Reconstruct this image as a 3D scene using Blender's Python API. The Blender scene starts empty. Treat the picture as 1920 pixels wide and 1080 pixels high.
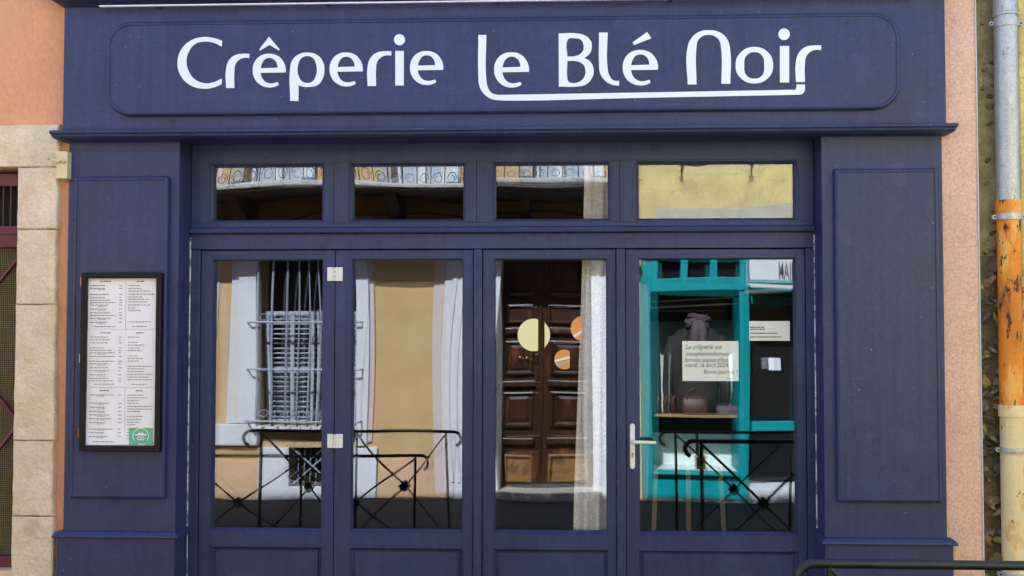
import bpy, math, random
from mathutils import Vector, Matrix, Euler
rnd = random.Random(7)
scene = bpy.context.scene
col = scene.collection
# ------------------------------------------------------------------ camera
F = 1900.0                       # focal length in photo pixels (1920 wide)
CAM = Vector((0.0, -5.28, 1.667))
PITCH, YAW, SHX = math.radians(2.0), math.radians(2.4), -40.0/1920.0
cd = bpy.data.cameras.new('camera'); cam = bpy.data.objects.new('camera', cd); col.objects.link(cam)
cd.sensor_width = 36.0; cd.lens = 36.0*F/1920.0; cd.shift_x = SHX
cd.clip_start = 0.05; cd.clip_end = 2000
cam.location = CAM; cam.rotation_euler = (math.pi/2+PITCH, 0, YAW)
scene.camera = cam
# ------------------------------------------------------------------ sky, sun, exposure
EL, AZ = math.radians(44.5), math.radians(-14)      # sun stands behind the shop, a little to its left
S = Vector((math.sin(AZ)*math.cos(EL), math.cos(AZ)*math.cos(EL), math.sin(EL)))
w = bpy.data.worlds.new('World'); scene.world = w; w.use_nodes = True
nt = w.node_tree; nt.nodes.clear()
sk = nt.nodes.new('ShaderNodeTexSky'); sk.sky_type = 'NISHITA'; sk.sun_disc = False
sk.sun_elevation = EL; sk.sun_rotation = AZ
bg = nt.nodes.new('ShaderNodeBackground'); bg.inputs[1].default_value = 0.14
wo = nt.nodes.new('ShaderNodeOutputWorld')
nt.links.new(sk.outputs[0], bg.inputs[0]); nt.links.new(bg.outputs[0], wo.inputs[0])
sl = bpy.data.lights.new('sun', 'SUN'); sl.energy = 4.6; sl.angle = math.radians(0.53); sl.color = (1, .96, .90)
sun = bpy.data.objects.new('sun', sl); col.objects.link(sun)
sun.rotation_euler = (-S).to_track_quat('-Z', 'Y').to_euler(); sun.location = (0, 0, 20)
vs = scene.view_settings
vs.view_transform = 'Standard'; vs.look = 'None'; vs.gamma = 1; vs.use_curve_mapping = False; vs.exposure = 2.0
vs.use_white_balance = True; vs.white_balance_temperature = 5600

# ------------------------------------------------------------------ measuring helpers (photo pixel -> point on a vertical plane of the place)
RM = Euler((math.pi/2+PITCH, 0, YAW)).to_matrix()
GY = 0.200                       # plane of the door glass
def U(px, py, Y=0.0):
    d = RM @ Vector(((px-960.0+SHX*1920.0)/F, -(py-540.0)/F, -1.0))
    t = (Y-CAM.y)/d.y
    return CAM + d*t
def UX(px, py, Y=0.0): return U(px, py, Y).x
def UZ(px, py, Y=0.0): return U(px, py, Y).z
def R(px, py, Y):                # the same through the mirror of the glass: where the mirrored thing really stands
    return U(px, py, 2*GY-Y)
def RX(px, Y, py=700): return R(px, py, Y).x
def RZ(py, Y, px=800): return R(px, py, Y).z

# ------------------------------------------------------------------ materials
MATS = {}
def mat(name, c, rough=.6, var=.12, scale=8., fine=.06, bump=.0, bscale=60., metal=0., spec=.5, specks=None, stain=None, stretch=(1, 1, 1), streak=0.):
    """plain procedural surface: base colour, broad mottling, fine grain, optional speck and stain layers"""
    if name in MATS: return MATS[name]
    m = bpy.data.materials.new(name); m.use_nodes = True; MATS[name] = m
    t = m.node_tree; N = t.nodes; L = t.links
    b = N['Principled BSDF']; b.inputs['Roughness'].default_value = rough; b.inputs['Metallic'].default_value = metal
    b.inputs['Specular IOR Level'].default_value = spec
    tc = N.new('ShaderNodeTexCoord'); mp = N.new('ShaderNodeMapping'); mp.inputs['Scale'].default_value = stretch
    gm = N.new('ShaderNodeNewGeometry')
    L.new(gm.outputs['Position'], mp.inputs['Vector'])
    def noise(s, d=4., r=.6):
        n = N.new('ShaderNodeTexNoise'); n.inputs['Scale'].default_value = s; n.inputs['Detail'].default_value = d
        n.inputs['Roughness'].default_value = r; L.new(mp.outputs[0], n.inputs['Vector']); return n
    def mapr(src, a, bb, lo, hi):
        r = N.new('ShaderNodeMapRange'); r.inputs[1].default_value = a; r.inputs[2].default_value = bb
        r.inputs[3].default_value = lo; r.inputs[4].default_value = hi; L.new(src, r.inputs[0]); return r
    n1 = noise(scale); n2 = noise(scale*22., 2.)
    r1 = mapr(n1.outputs[0], .25, .75, 1-var, 1+var); r2 = mapr(n2.outputs[0], .25, .75, 1-fine, 1+fine)
    mu = N.new('ShaderNodeMath'); mu.operation = 'MULTIPLY'; L.new(r1.outputs[0], mu.inputs[0]); L.new(r2.outputs[0], mu.inputs[1])
    vm = N.new('ShaderNodeVectorMath'); vm.operation = 'SCALE'; vm.inputs[0].default_value = c[:3]
    L.new(mu.outputs[0], vm.inputs['Scale']); out = vm.outputs[0]
    if streak:                           # brush strokes and rain runs, drawn out along the boards
        m3 = N.new('ShaderNodeMapping'); m3.inputs['Scale'].default_value = (1, 1, .045); L.new(gm.outputs['Position'], m3.inputs['Vector'])
        n4 = N.new('ShaderNodeTexNoise'); n4.inputs['Scale'].default_value = 38.; n4.inputs['Detail'].default_value = 5.; L.new(m3.outputs[0], n4.inputs['Vector'])
        r4 = mapr(n4.outputs[0], .3, .7, 1-streak, 1+streak)
        v4 = N.new('ShaderNodeVectorMath'); v4.operation = 'SCALE'; L.new(out, v4.inputs[0]); L.new(r4.outputs[0], v4.inputs['Scale']); out = v4.outputs[0]
    for lay in (stain or []):            # (colour, scale, threshold, softness, strength)
        n = noise(lay[1], 5., .65); r = mapr(n.outputs[0], lay[2], lay[2]+lay[3], 0, lay[4])
        mx = N.new('ShaderNodeMixRGB'); mx.inputs[2].default_value = (*lay[0], 1); L.new(r.outputs[0], mx.inputs[0]); L.new(out, mx.inputs[1]); out = mx.outputs[0]
    for lay in (specks or []):           # (colour, scale, radius, strength)
        v = N.new('ShaderNodeTexVoronoi'); v.inputs['Scale'].default_value = lay[1]; L.new(gm.outputs['Position'], v.inputs['Vector'])
        r = mapr(v.outputs['Distance'], lay[2], lay[2]*.6, 0, lay[3])
        n = noise(lay[1]*.13, 2.); rr = mapr(n.outputs[0], .5, .56, 0, 1)
        m2 = N.new('ShaderNodeMath'); m2.operation = 'MULTIPLY'; L.new(r.outputs[0], m2.inputs[0]); L.new(rr.outputs[0], m2.inputs[1])
        mx = N.new('ShaderNodeMixRGB'); mx.inputs[2].default_value = (*lay[0], 1); L.new(m2.outputs[0], mx.inputs[0]); L.new(out, mx.inputs[1]); out = mx.outputs[0]
    L.new(out, b.inputs['Base Color'])
    rv = mapr(n1.outputs[0], .2, .8, max(0, rough-.08), min(1, rough+.08)); L.new(rv.outputs[0], b.inputs['Roughness'])
    if bump:
        n3 = noise(bscale, 6., .65); bp = N.new('ShaderNodeBump'); bp.inputs['Strength'].default_value = 1.; bp.inputs['Distance'].default_value = bump
        L.new(n3.outputs[0], bp.inputs['Height']); L.new(bp.outputs[0], b.inputs['Normal'])
    return m
def glass(name, refl, tint=(1, 1, 1), rough=0.0):
    m = bpy.data.materials.new(name); m.use_nodes = True; t = m.node_tree; t.nodes.clear()
    o = t.nodes.new('ShaderNodeOutputMaterial'); mx = t.nodes.new('ShaderNodeMixShader'); mx.inputs[0].default_value = refl
    tr = t.nodes.new('ShaderNodeBsdfTransparent'); tr.inputs[0].default_value = (*tint, 1)
    g = t.nodes.new('ShaderNodeBsdfGlossy'); g.inputs['Roughness'].default_value = rough
    t.links.new(tr.outputs[0], mx.inputs[1]); t.links.new(g.outputs[0], mx.inputs[2]); t.links.new(mx.outputs[0], o.inputs[0])
    MATS[name] = m; return m
NAVY = (.030, .039, .110)
navy = mat('navy_paint', NAVY, .48, .20, 2.2, .15, .0014, 110., spec=.4, streak=.12, specks=[((.45, .46, .54), 22., .06, .7), ((.012, .012, .03), 17., .08, .7)],
           stain=[((.055, .062, .15), 5., .57, .10, .45), ((.075, .085, .16), 1.3, .57, .2, .3), ((.011, .016, .060), 2.3, .57, .2, .5), ((.30, .32, .40), 42., .735, .03, .7), ((.012, .014, .03), 30., .70, .05, .6), ((.12, .13, .20), 13., .70, .06, .35)])
white = mat('white_letter', (.86, .87, .88), .45, .02, 6., .01)
glass_o = glass('glass_outer', .19); glass_i = glass('glass_inner', .07)
salmon = mat('salmon_plaster', (.72, .34, .17), .9, .16, 3., .10, .003, 70., stain=[((.42, .16, .08), 4., .58, .15, .5), ((.68, .36, .22), 1.7, .55, .2, .5)], stretch=(1, 1, .45))
pinkcast = mat('pink_roughcast', (.78, .50, .38), .95, .10, 4., .22, .006, 160., stain=[((.58, .32, .22), 3., .56, .2, .4), ((.80, .56, .46), 9., .60, .1, .5), ((.52, .30, .21), 120., .62, .06, .4)])
stone = mat('cut_limestone', (.80, .66, .46), .92, .16, 4., .14, .016, 30., stain=[((.68, .50, .22), 6., .53, .14, .55), ((.54, .45, .34), 3., .57, .14, .5), ((.40, .32, .21), 40., .66, .05, .5), ((.84, .78, .66), 8., .57, .12, .5)])
mortar = mat('lichen_mortar', (.36, .29, .14), .95, .35, 9., .30, .02, 30., stain=[((.16, .13, .07), 7., .52, .15, .8), ((.55, .47, .25), 14., .58, .1, .6), ((.22, .22, .12), 3., .5, .2, .5)])
rubble = mat('rubble_stone', (.24, .20, .13), .95, .35, 14., .25, .012, 50., stain=[((.42, .36, .2), 10., .54, .15, .6), ((.1, .09, .07), 8., .56, .15, .7)])
black = mat('black_metal', (.012, .012, .014), .38, .2, 12., .2, .0005, 200., stain=[((.12, .05, .02), 60., .70, .05, .5)])
blackfr = mat('black_frame', (.006, .006, .0065), .5, .1, 12., .1, spec=.25)
paper = mat('white_paper', (.84, .85, .89), .7, .04, 9., .03, .0016, 22.)
ink = mat('ink', (.06, .06, .07), .8, .1, 40., .1)
alu = mat('white_aluminium', (.78, .77, .70), .35, .04, 9., .03)
brass = mat('brass_cylinder', (.55, .42, .12), .35, .1, 30., .1, metal=.8)
zinc = mat('zinc_pipe', (.44, .46, .47), .48, .14, 9., .25, .0006, 120., metal=.55, stain=[((.62, .64, .62), 30., .56, .1, .5), ((.16, .16, .17), 45., .62, .06, .7)], stretch=(1, 1, .5))
rusty = mat('rusty_orange_pipe', (.72, .24, .010), .7, .30, 7., .15, .001, 60., stain=[((.78, .48, .12), 7., .53, .1, .7), ((.30, .08, .02), 12., .55, .08, .75), ((.03, .02, .015), 24., .585, .03, .95)], stretch=(1, 1, .35))
creampipe = mat('cream_pipe', (.74, .62, .33), .65, .08, 5., .06, .0008, 60., stain=[((.64, .38, .07), 10., .55, .1, .7), ((.10, .05, .02), 32., .645, .02, .95)], stretch=(1, 1, .6))
cream = mat('cream_plastic', (.72, .60, .35), .5, .06, 12., .04)
maroon = mat('maroon_paint', (.10, .012, .03), .4, .15, 12., .1)
wire = mat('brass_wire', (.22, .18, .07), .6, .2, 30., .2)
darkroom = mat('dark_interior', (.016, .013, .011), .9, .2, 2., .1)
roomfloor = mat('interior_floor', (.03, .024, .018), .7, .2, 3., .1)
asphalt = mat('asphalt', (.034, .033, .033), .92, .25, 3., .35, .006, 150., stain=[((.06, .057, .054), 1.2, .55, .2, .6)])
kerbstone = mat('kerb_stone', (.30, .28, .25), .9, .2, 5., .2, .005, 60.)
ochre = mat('ochre_render', (.52, .36, .16), .92, .16, 2., .08, .003, 70., stain=[((.50, .33, .15), 2.5, .56, .2, .5), ((.64, .48, .27), 1.2, .55, .2, .4)])
tanr = mat('tan_plinth_render', (.58, .39, .23), .92, .12, 3., .1, .004, 60., stain=[((.42, .27, .15), 5., .57, .12, .6), ((.66, .52, .36), 9., .62, .08, .7)])
whitest = mat('white_limewash', (.62, .64, .66), .85, .08, 4., .06, .003, 60., stain=[((.5, .49, .48), 7., .60, .12, .5)])
lilac = mat('lilac_trim', (.58, .49, .47), .85, .08, 5., .06, .002, 60.)
shutter = mat('pale_blue_shutter', (.38, .43, .50), .6, .08, 9., .06)
irongrey = mat('grey_painted_iron', (.26, .29, .36), .5, .12, 14., .1)
wood = mat('walnut_door', (.040, .013, .004), .38, .4, 5., .25, .001, 80., stain=[((.014, .006, .003), 6., .50, .12, .85), ((.15, .058, .014), 11., .56, .08, .7)], stretch=(1, 1, .16))
woodsun = mat('sunlit_door_panel', (.24, .125, .03), .7, .3, 7., .25, .002, 60., stain=[((.06, .03, .012), 8., .50, .12, .85)])  # sun reflecting on the lower door panels, painted in as lighter brown
teal = mat('teal_paint', (.01, .29, .30), .5, .14, 5., .08, .001, 60., stain=[((.04, .37, .38), 4., .56, .15, .6)])
palegreen = mat('pale_green_board', (.66, .76, .72), .7, .06, 5., .04)
yellowr = mat('yellow_render', (.66, .53, .21), .92, .2, 3.5, .2, .004, 50., stain=[((.48, .36, .14), 5., .54, .1, .7), ((.76, .66, .36), 2., .55, .2, .5), ((.36, .29, .15), 22., .60, .06, .6)])
greyr = mat('grey_patch_render', (.50, .46, .34), .92, .15, 6., .12, .005, 50., stain=[((.36, .33, .25), 9., .56, .12, .6)])
blackgl = mat('dark_glass', (.012, .013, .014), .12, .1, 3., .05)
leather = mat('brown_leather', (.07, .027, .014), .45, .5, 40., .4, .004, 70.)
greycloth = mat('grey_jacket_cloth', (.026, .025, .021), .9, .3, 14., .2, .004, 30.)
scarfc = mat('mauve_scarf_cloth', (.10, .075, .08), .85, .5, 40., .3, .006, 50., stain=[((.08, .06, .07), 40., .52, .1, .8)])
linen = mat('speckled_linen', (.88, .83, .72), .95, .15, 10., .55, .002, 300., stain=[((.26, .23, .17), 260., .52, .06, .75)])
yellowst = mat('yellow_vinyl', (.88, .80, .38), .5, .03, 8., .02)
orangest = mat('orange_vinyl', (.70, .30, .06), .5, .12, 20., .05)
notepap = mat('note_paper', (.93, .94, .86), .7, .03, 8., .02)
greenst = mat('green_sticker', (.0, .36, .14), .45, .03, 8., .02)
pinkst = mat('pink_print', (.80, .50, .55), .5, .03, 8., .02)
pine = mat('pale_pine', (.34, .24, .10), .6, .15, 6., .1, stretch=(1, 1, .2))
roofm = mat('roof_tile', (.36, .17, .10), .9, .2, 5., .15, .004, 40.)
slabshade = mat('shaded_slab', (.075, .06, .045), .95, .3, 6., .25, .008, 40.)  # shade under the balcony is put into this dark stone colour
balst = mat('balcony_stone', (.46, .43, .37), .92, .35, 12., .3, .010, 40., stain=[((.16, .15, .12), 12., .54, .1, .8)])
gappaint = mat('white_sealant', (.70, .68, .66), .7, .2, 40., .2, stain=[((.1, .1, .2), 18., .5, .05, .9)])

# ------------------------------------------------------------------ mesh helpers
class MB:
    def __init__(s): s.v = []; s.f = []
    def add(s, vs_, fs):
        o = len(s.v); s.v += [tuple(p) for p in vs_]; s.f += [tuple(i+o for i in f) for f in fs]; return s
    def box(s, x0, x1, y0, y1, z0, z1):
        x0, x1 = min(x0, x1), max(x0, x1); y0, y1 = min(y0, y1), max(y0, y1); z0, z1 = min(z0, z1), max(z0, z1)
        return s.add([(x0, y0, z0), (x1, y0, z0), (x1, y1, z0), (x0, y1, z0), (x0, y0, z1), (x1, y0, z1), (x1, y1, z1), (x0, y1, z1)],
                     [(0, 3, 2, 1), (4, 5, 6, 7), (0, 1, 5, 4), (1, 2, 6, 5), (2, 3, 7, 6), (3, 0, 4, 7)])
    def prism(s, poly, y0, y1):          # poly in XZ
        n = len(poly)
        area = sum(poly[i][0]*poly[(i+1) % n][1]-poly[(i+1) % n][0]*poly[i][1] for i in range(n))
        if area < 0: poly = poly[::-1]
        vv = [(p[0], y0, p[1]) for p in poly]+[(p[0], y1, p[1]) for p in poly]
        ff = [tuple(range(n)), tuple(range(2*n-1, n-1, -1))]+[(i, n+i, n+(i+1) % n, (i+1) % n) for i in range(n)]
        return s.add(vv, ff)
    def sweepx(s, prof, x0, x1):         # prof = [(y,z)...] closed, swept along X
        n = len(prof)
        vv = [(x0, p[0], p[1]) for p in prof]+[(x1, p[0], p[1]) for p in prof]
        ff = [tuple(range(n-1, -1, -1)), tuple(range(n, 2*n))]+[(i, (i+1) % n, n+(i+1) % n, n+i) for i in range(n)]
        return s.add(vv, ff)
    def tube(s, pts, r, seg=8, cap=True):
        pts = [Vector(p) for p in pts]; n = len(pts); rs = r if isinstance(r, (list, tuple)) else [r]*n
        rings = []; prev = None
        for i, p in enumerate(pts):
            t = (pts[min(i+1, n-1)]-pts[max(i-1, 0)]).normalized()
            if prev is None: a = t.orthogonal().normalized()
            else:
                a = prev-t*prev.dot(t)
                a = a.normalized() if a.length > 1e-6 else t.orthogonal().normalized()
            prev = a; b = t.cross(a)
            rings.append([p+(a*math.cos(2*math.pi*k/seg)+b*math.sin(2*math.pi*k/seg))*rs[i] for k in range(seg)])
        vv = [q for rg in rings for q in rg]
        ff = [(i*seg+k, i*seg+(k+1) % seg, (i+1)*seg+(k+1) % seg, (i+1)*seg+k) for i in range(n-1) for k in range(seg)]
        if cap: ff += [tuple(range(seg-1, -1, -1)), tuple(range((n-1)*seg, n*seg))]
        return s.add(vv, ff)
    def rings(s, loops, cap0=False, cap1=True):
        n = len(loops[0]); vv = [p for l in loops for p in l]
        ff = [(i*n+k, i*n+(k+1) % n, (i+1)*n+(k+1) % n, (i+1)*n+k) for i in range(len(loops)-1) for k in range(n)]
        if cap1: ff.append(tuple(range((len(loops)-1)*n, len(loops)*n)))
        if cap0: ff.append(tuple(range(n-1, -1, -1)))
        return s.add(vv, ff)
    def mesh(s, name, m, smooth=False):
        me = bpy.data.meshes.new(name); me.from_pydata(s.v, [], s.f); me.update()
        import bmesh
        bm = bmesh.new(); bm.from_mesh(me); bmesh.ops.recalc_face_normals(bm, faces=bm.faces); bm.to_mesh(me); bm.free()
        if m: me.materials.append(m)
        if smooth: me.polygons.foreach_set('use_smooth', [True]*len(me.polygons))
        return me
    def build(s, name, m, parent=None, bevel=0, seg=2, smooth=False):
        o = bpy.data.objects.new(name, s.mesh(name, m, smooth)); col.objects.link(o)
        if parent is not None: o.parent = parent
        if bevel:
            b = o.modifiers.new('bevel', 'BEVEL'); b.width = bevel; b.segments = seg; b.limit_method = 'ANGLE'; b.angle_limit = math.radians(40)
            b.harden_normals = False
        return o
def box(name, m, parent, x0, x1, y0, y1, z0, z1, bevel=.003): return MB().box(x0, x1, y0, y1, z0, z1).build(name, m, parent, bevel)
def empty(name, loc=(0, 0, 0)):
    o = bpy.data.objects.new(name, None); o.empty_display_size = .1; col.objects.link(o); o.location = loc; return o
def tag(o, label, cat=None, group=None, kind=None):
    o['label'] = label
    if cat: o['category'] = cat
    if group: o['group'] = group
    if kind: o['kind'] = kind
    return o
def thing(name, label, cat, group=None): return tag(empty(name), label, cat, group)
def inst(src, name, loc, rot, scl, parent):
    o = bpy.data.objects.new(name, src); col.objects.link(o); o.location = loc; o.rotation_euler = rot; o.scale = scl; o.parent = parent; return o
def rrect(x0, x1, z0, z1, r, y, n=7):
    out = []
    for cx, cz, a0 in ((x1-r, z1-r, 0), (x0+r, z1-r, 90), (x0+r, z0+r, 180), (x1-r, z0+r, 270)):
        for k in range(n+1):
            a = math.radians(a0+90*k/n); out.append((cx+r*math.cos(a), y, cz+r*math.sin(a)))
    return out
def raised(name, m, parent, x0, x1, z0, z1, r, prof, n=7):
    """panel with a moulded edge; prof = [(inset, y)...] from the outer edge inwards"""
    loops = [rrect(x0+i, x1-i, z0+i, z1-i, max(r-i, .0015), y, n) for i, y in prof]
    return MB().rings(loops).build(name, m, parent)
def wall(name, m, parent, xs, zs, y0, y1, holes):
    """wall slab y0..y1 with rectangular openings, only outer faces and reveals"""
    X = sorted(set(list(xs)+[v for h in holes for v in h[:2] if xs[0] < v < xs[1]]))
    Z = sorted(set(list(zs)+[v for h in holes for v in h[2:] if zs[0] < v < zs[1]]))
    def full(i, k):
        if i < 0 or k < 0 or i >= len(X)-1 or k >= len(Z)-1: return False
        cx = (X[i]+X[i+1])/2; cz = (Z[k]+Z[k+1])/2
        return not any(h[0] < cx < h[1] and h[2] < cz < h[3] for h in holes)
    b = MB()
    for i in range(len(X)-1):
        for k in range(len(Z)-1):
            if not full(i, k): continue
            a, c, d, e = X[i], X[i+1], Z[k], Z[k+1]
            b.add([(a, y0, d), (c, y0, d), (c, y0, e), (a, y0, e)], [(0, 1, 2, 3)])
            b.add([(a, y1, d), (c, y1, d), (c, y1, e), (a, y1, e)], [(3, 2, 1, 0)])
            if not full(i-1, k): b.add([(a, y0, d), (a, y1, d), (a, y1, e), (a, y0, e)], [(3, 2, 1, 0)])
            if not full(i+1, k): b.add([(c, y0, d), (c, y1, d), (c, y1, e), (c, y0, e)], [(0, 1, 2, 3)])
            if not full(i, k-1): b.add([(a, y0, d), (c, y0, d), (c, y1, d), (a, y1, d)], [(3, 2, 1, 0)])
            if not full(i, k+1): b.add([(a, y0, e), (c, y0, e), (c, y1, e), (a, y1, e)], [(0, 1, 2, 3)])
    me = bpy.data.meshes.new(name); me.from_pydata(b.v, [], b.f); me.materials.append(m)
    o = bpy.data.objects.new(name, me); col.objects.link(o)
    if parent is not None: o.parent = parent
    return o
def pane(name, x0, x1, z0, z1, y, bow, seed, parent, m, wob=.00012, tw=0.):
    """insulating-glass sheet, bowed a millimetre or so as such panes are"""
    r = random.Random(seed); ph = [r.uniform(0, 6.28) for _ in range(4)]; fx = r.uniform(1.5, 2.6); fz = r.uniform(1.2, 2.2)
    nx, nz = 18, 28; v = []; f = []
    for k in range(nz+1):
        for i in range(nx+1):
            u = 2*i/nx-1; q = 2*k/nz-1
            d = tw*u*q+bow*(1-u*u)*(1-q*q)+wob*(math.sin(fx*u*2+ph[0])+math.sin(fz*q*3+ph[1])+.6*math.sin(3.3*u+2.7*q+ph[2]))
            v.append((x0+(x1-x0)*i/nx, y+d, z0+(z1-z0)*k/nz))
    for k in range(nz):
        for i in range(nx):
            a = k*(nx+1)+i; f.append((a, a+1, a+nx+2, a+nx+1))
    b = MB(); b.add(v, f); return b.build(name, m, parent, smooth=True)
def curve_mesh(name, loops, to3, m, parent, depth):
    """filled outline with holes. loops = list of [(x,y,smooth)], to3 maps to the plane"""
    cu = bpy.data.curves.new(name, 'CURVE'); cu.dimensions = '2D'; cu.fill_mode = 'BOTH'; cu.extrude = depth/2; cu.resolution_u = 8
    for lp in loops:
        sp = cu.splines.new('BEZIER'); sp.bezier_points.add(len(lp)-1); sp.use_cyclic_u = True
        for bp, (x, y, sm) in zip(sp.bezier_points, lp):
            p = to3(x, y); bp.co = (p[0], p[1], 0)
            bp.handle_left_type = bp.handle_right_type = 'AUTO' if sm else 'VECTOR'
    tmp = bpy.data.objects.new(name, cu); col.objects.link(tmp)
    bpy.context.view_layer.update()
    me = bpy.data.meshes.new_from_object(tmp.evaluated_get(bpy.context.evaluated_depsgraph_get()))
    bpy.data.objects.remove(tmp); bpy.data.curves.remove(cu)
    me.materials.clear(); me.materials.append(m)
    o = bpy.data.objects.new(name, me); col.objects.link(o); o.parent = parent; return o
def text_mesh(name, s, size, m, parent, mw, shear=0., ex=.0004, bold=0.):
    cu = bpy.data.curves.new(name, 'FONT'); cu.body = s; cu.size = size; cu.shear = shear; cu.extrude = ex; cu.resolution_u = 3; cu.offset = bold
    tmp = bpy.data.objects.new(name, cu); col.objects.link(tmp); bpy.context.view_layer.update()
    me = bpy.data.meshes.new_from_object(tmp.evaluated_get(bpy.context.evaluated_depsgraph_get()))
    bpy.data.objects.remove(tmp); bpy.data.curves.remove(cu)
    me.materials.clear(); me.materials.append(m); me.transform(mw)
    o = bpy.data.objects.new(name, me); col.objects.link(o)
    if parent is not None: o.parent = parent
    return o
FACE = Matrix.Rotation(math.pi/2, 4, 'X')        # text plane XY -> facing -Y

# ------------------------------------------------------------------ ground, pavement, road
GZ, PZ = -.25, -.13
def slab(name, m, x0, x1, y0, y1, z, t, label): 
    o = MB().box(x0, x1, y0, y1, z-t, z).build(name, m); o['kind'] = 'structure'; o['label'] = label; return o
slab('ground', asphalt, -400, 400, -400, 400, GZ-.03, .3, 'dark ground reaching away beyond the houses')
slab('road', asphalt, -60, 60, -5.9, -2.62, GZ, .02, 'dark asphalt of the narrow street')
slab('pavement', asphalt, -60, 60, -2.5, .5, PZ, .14, 'dark asphalt pavement before the shopfront')
kb = empty('kerb'); kb['kind'] = 'structure'; kb['label'] = 'row of grey kerb stones along the pavement edge'
for i in range(24):
    box('kerb_stone', kerbstone, kb, -12+i+.004, -11+i-.004, -2.62, -2.5, PZ-.2, PZ+.004, .012)

# ------------------------------------------------------------------ pink house
XL, XR = UX(123, 600, 0), UX(1769, 400, 0)       # outer edges of the shopfront
HR = UX(1836, 540, .03)                          # right end of the pink house
ZTOP = UZ(900, -60, 0)
house = thing('pink_house', 'salmon pink rendered house that carries the navy shopfront', 'house')
DX0, DX1, DZ1 = -4.25, UX(26, 700, .02), UZ(15, 314, .02)
SX1 = UX(107, 600, 0)                            # right edge of the stone door surround
SZ1 = UZ(50, 234, 0)
wall('wall', salmon, house, (-22, XL+.03), (PZ-.1, 4.9), .03, .33, [(DX0, DX1, PZ-.2, DZ1)])
wall('wall', pinkcast, house, (XR-.03, HR), (PZ-.1, 4.9), .03, .33, [])
wall('wall', salmon, house, (XL+.03, XR-.03), (ZTOP-.06, 4.9), .03, .33, [])
box('wall', darkroom, house, -22, -21.7, .33, 6, PZ-.1, 4.9, 0)
box('wall', darkroom, house, HR-.1, HR, .33, 6, PZ-.1, 4.9, 0)
box('wall', darkroom, house, -22, HR, 6, 6.2, PZ-.1, 4.9, 0)
MB().sweepx([(-.25, 4.9), (6.2, 4.9), (6.2, 5.0), (3.0, 5.3), (-.25, 4.98)], -22.1, HR+.02).build('roof', roofm, house)
tile = MB().sweepx([(-.30, 4.99), (.10, 5.03), (.10, 5.05), (-.30, 5.01)], -.09, .09).mesh('roof_tile', roofm)
for i in range(48): inst(tile, 'roof_tile', (-7.45+.2*i, 0, 0), (0, 0, 0), (1, 1, 1), house)
box('corner_bead', whitest, house, HR-.002, HR+.003, .022, .04, PZ, 4.89, .001)
# stone surround of the side doorway
sur = empty('door_surround'); sur.parent = house
def stone_block(x0, x1, z0, z1, y0, y1, seed, nick=0):
    r = random.Random(seed); n = 9; pts = []
    def edge(ax, az, bx, bz, amp):
        for k in range(n):
            t = k/n; nx_, nz_ = (bz-az), -(bx-ax); l = math.hypot(nx_, nz_)
            d = r.uniform(-1, .35)*amp*(0 if k == 0 else 1)
            pts.append((ax+(bx-ax)*t+nx_/l*d, az+(bz-az)*t+nz_/l*d))
    edge(x0, z0, x1, z0, .0025); edge(x1, z0, x1, z1, .006); edge(x1, z1, x0, z1, .0025); edge(x0, z1, x0, z0, .004)
    cx, cz = (x0+x1)/2, (z0+z1)/2
    def sh(k, y): return [(cx+(p[0]-cx)*(1-k/max(.05, (x1-x0)/2)), y, cz+(p[1]-cz)*(1-k/max(.05, (z1-z0)/2))) for p in pts]
    l0 = sh(0, y1); l1 = sh(0, y0+.008); l2 = sh(.006, y0)
    return MB().rings([l0, l1, l2], cap0=True).build('stone_block', stone, sur)
JX0 = UX(28, 700, 0)
zj = [UZ(60, p, 0) for p in (1260, 968, 826, 571, 430, 314)]
for i in range(5): stone_block(JX0, SX1-[0, .004, 0, .008, .002][i], zj[i]+.0012, zj[i+1]-.0012, -.012+.003*(i % 2), .2, 30+i)
stone_block(-4.5, SX1, zj[5]+.0025, SZ1, -.01, .2, 41)
stone_block(-4.6, DX0-.002, PZ, zj[5]-.0025, -.01, .2, 43)
# latticed maroon door in the doorway
gd = empty('lattice_door'); gd.parent = house
def ZL(p): return UZ(12, p, .10)
box('door_rail', maroon, gd, DX0, JX0-.003, .085, .14, ZL(464), ZL(424), .004)
box('door_rail', maroon, gd, DX0, JX0-.003, .075, .15, ZL(440), ZL(432), .003)
box('door_rail', maroon, gd, DX0, JX0-.003, .085, .14, ZL(1062), ZL(1042), .004)
box('door_rail', maroon, gd, DX0, JX0-.003, .085, .14, ZL(350), ZL(326), .004)
box('door_sill', cream, gd, DX0, JX0-.003, .02, .15, PZ-.02, ZL(1063), .004)
for (a, b_, c, d_) in ((-60, 600, 34, 484), (-60, 670, 34, 790), (-60, 915, 34, 795)):
    p, q = U(a, b_, .105), U(c, d_, .105); q.x = min(q.x, JX0-.01)
    MB().tube([p, q], .011, 4).build('brace', maroon, gd)
wm = MB()
for i in range(int((JX0-DX0)/.0105)):
    x = JX0-.006-.0105*i
    wm.box(x-.0012, x+.0012, .118, .1205, ZL(1044), ZL(462))
for i in range(150):
    z = ZL(1043)+.0115*i
    if z < ZL(463): wm.box(DX0+.01, JX0-.004, .1207, .123, z-.0014, z+.0014)
o = wm.build('wire_mesh', wire, gd); o['kind'] = 'stuff'
for i in range(int((JX0-DX0)/.04)): box('bar', black if i % 4 else yellowst, gd, JX0-.018-.04*i-.004, JX0-.018-.04*i+.006-.002*(i % 2), .10, .108, ZL(425), ZL(350), 0)
box('door_backing', darkroom, gd, DX0, JX0, .2, .22, PZ, DZ1, 0)

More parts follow.
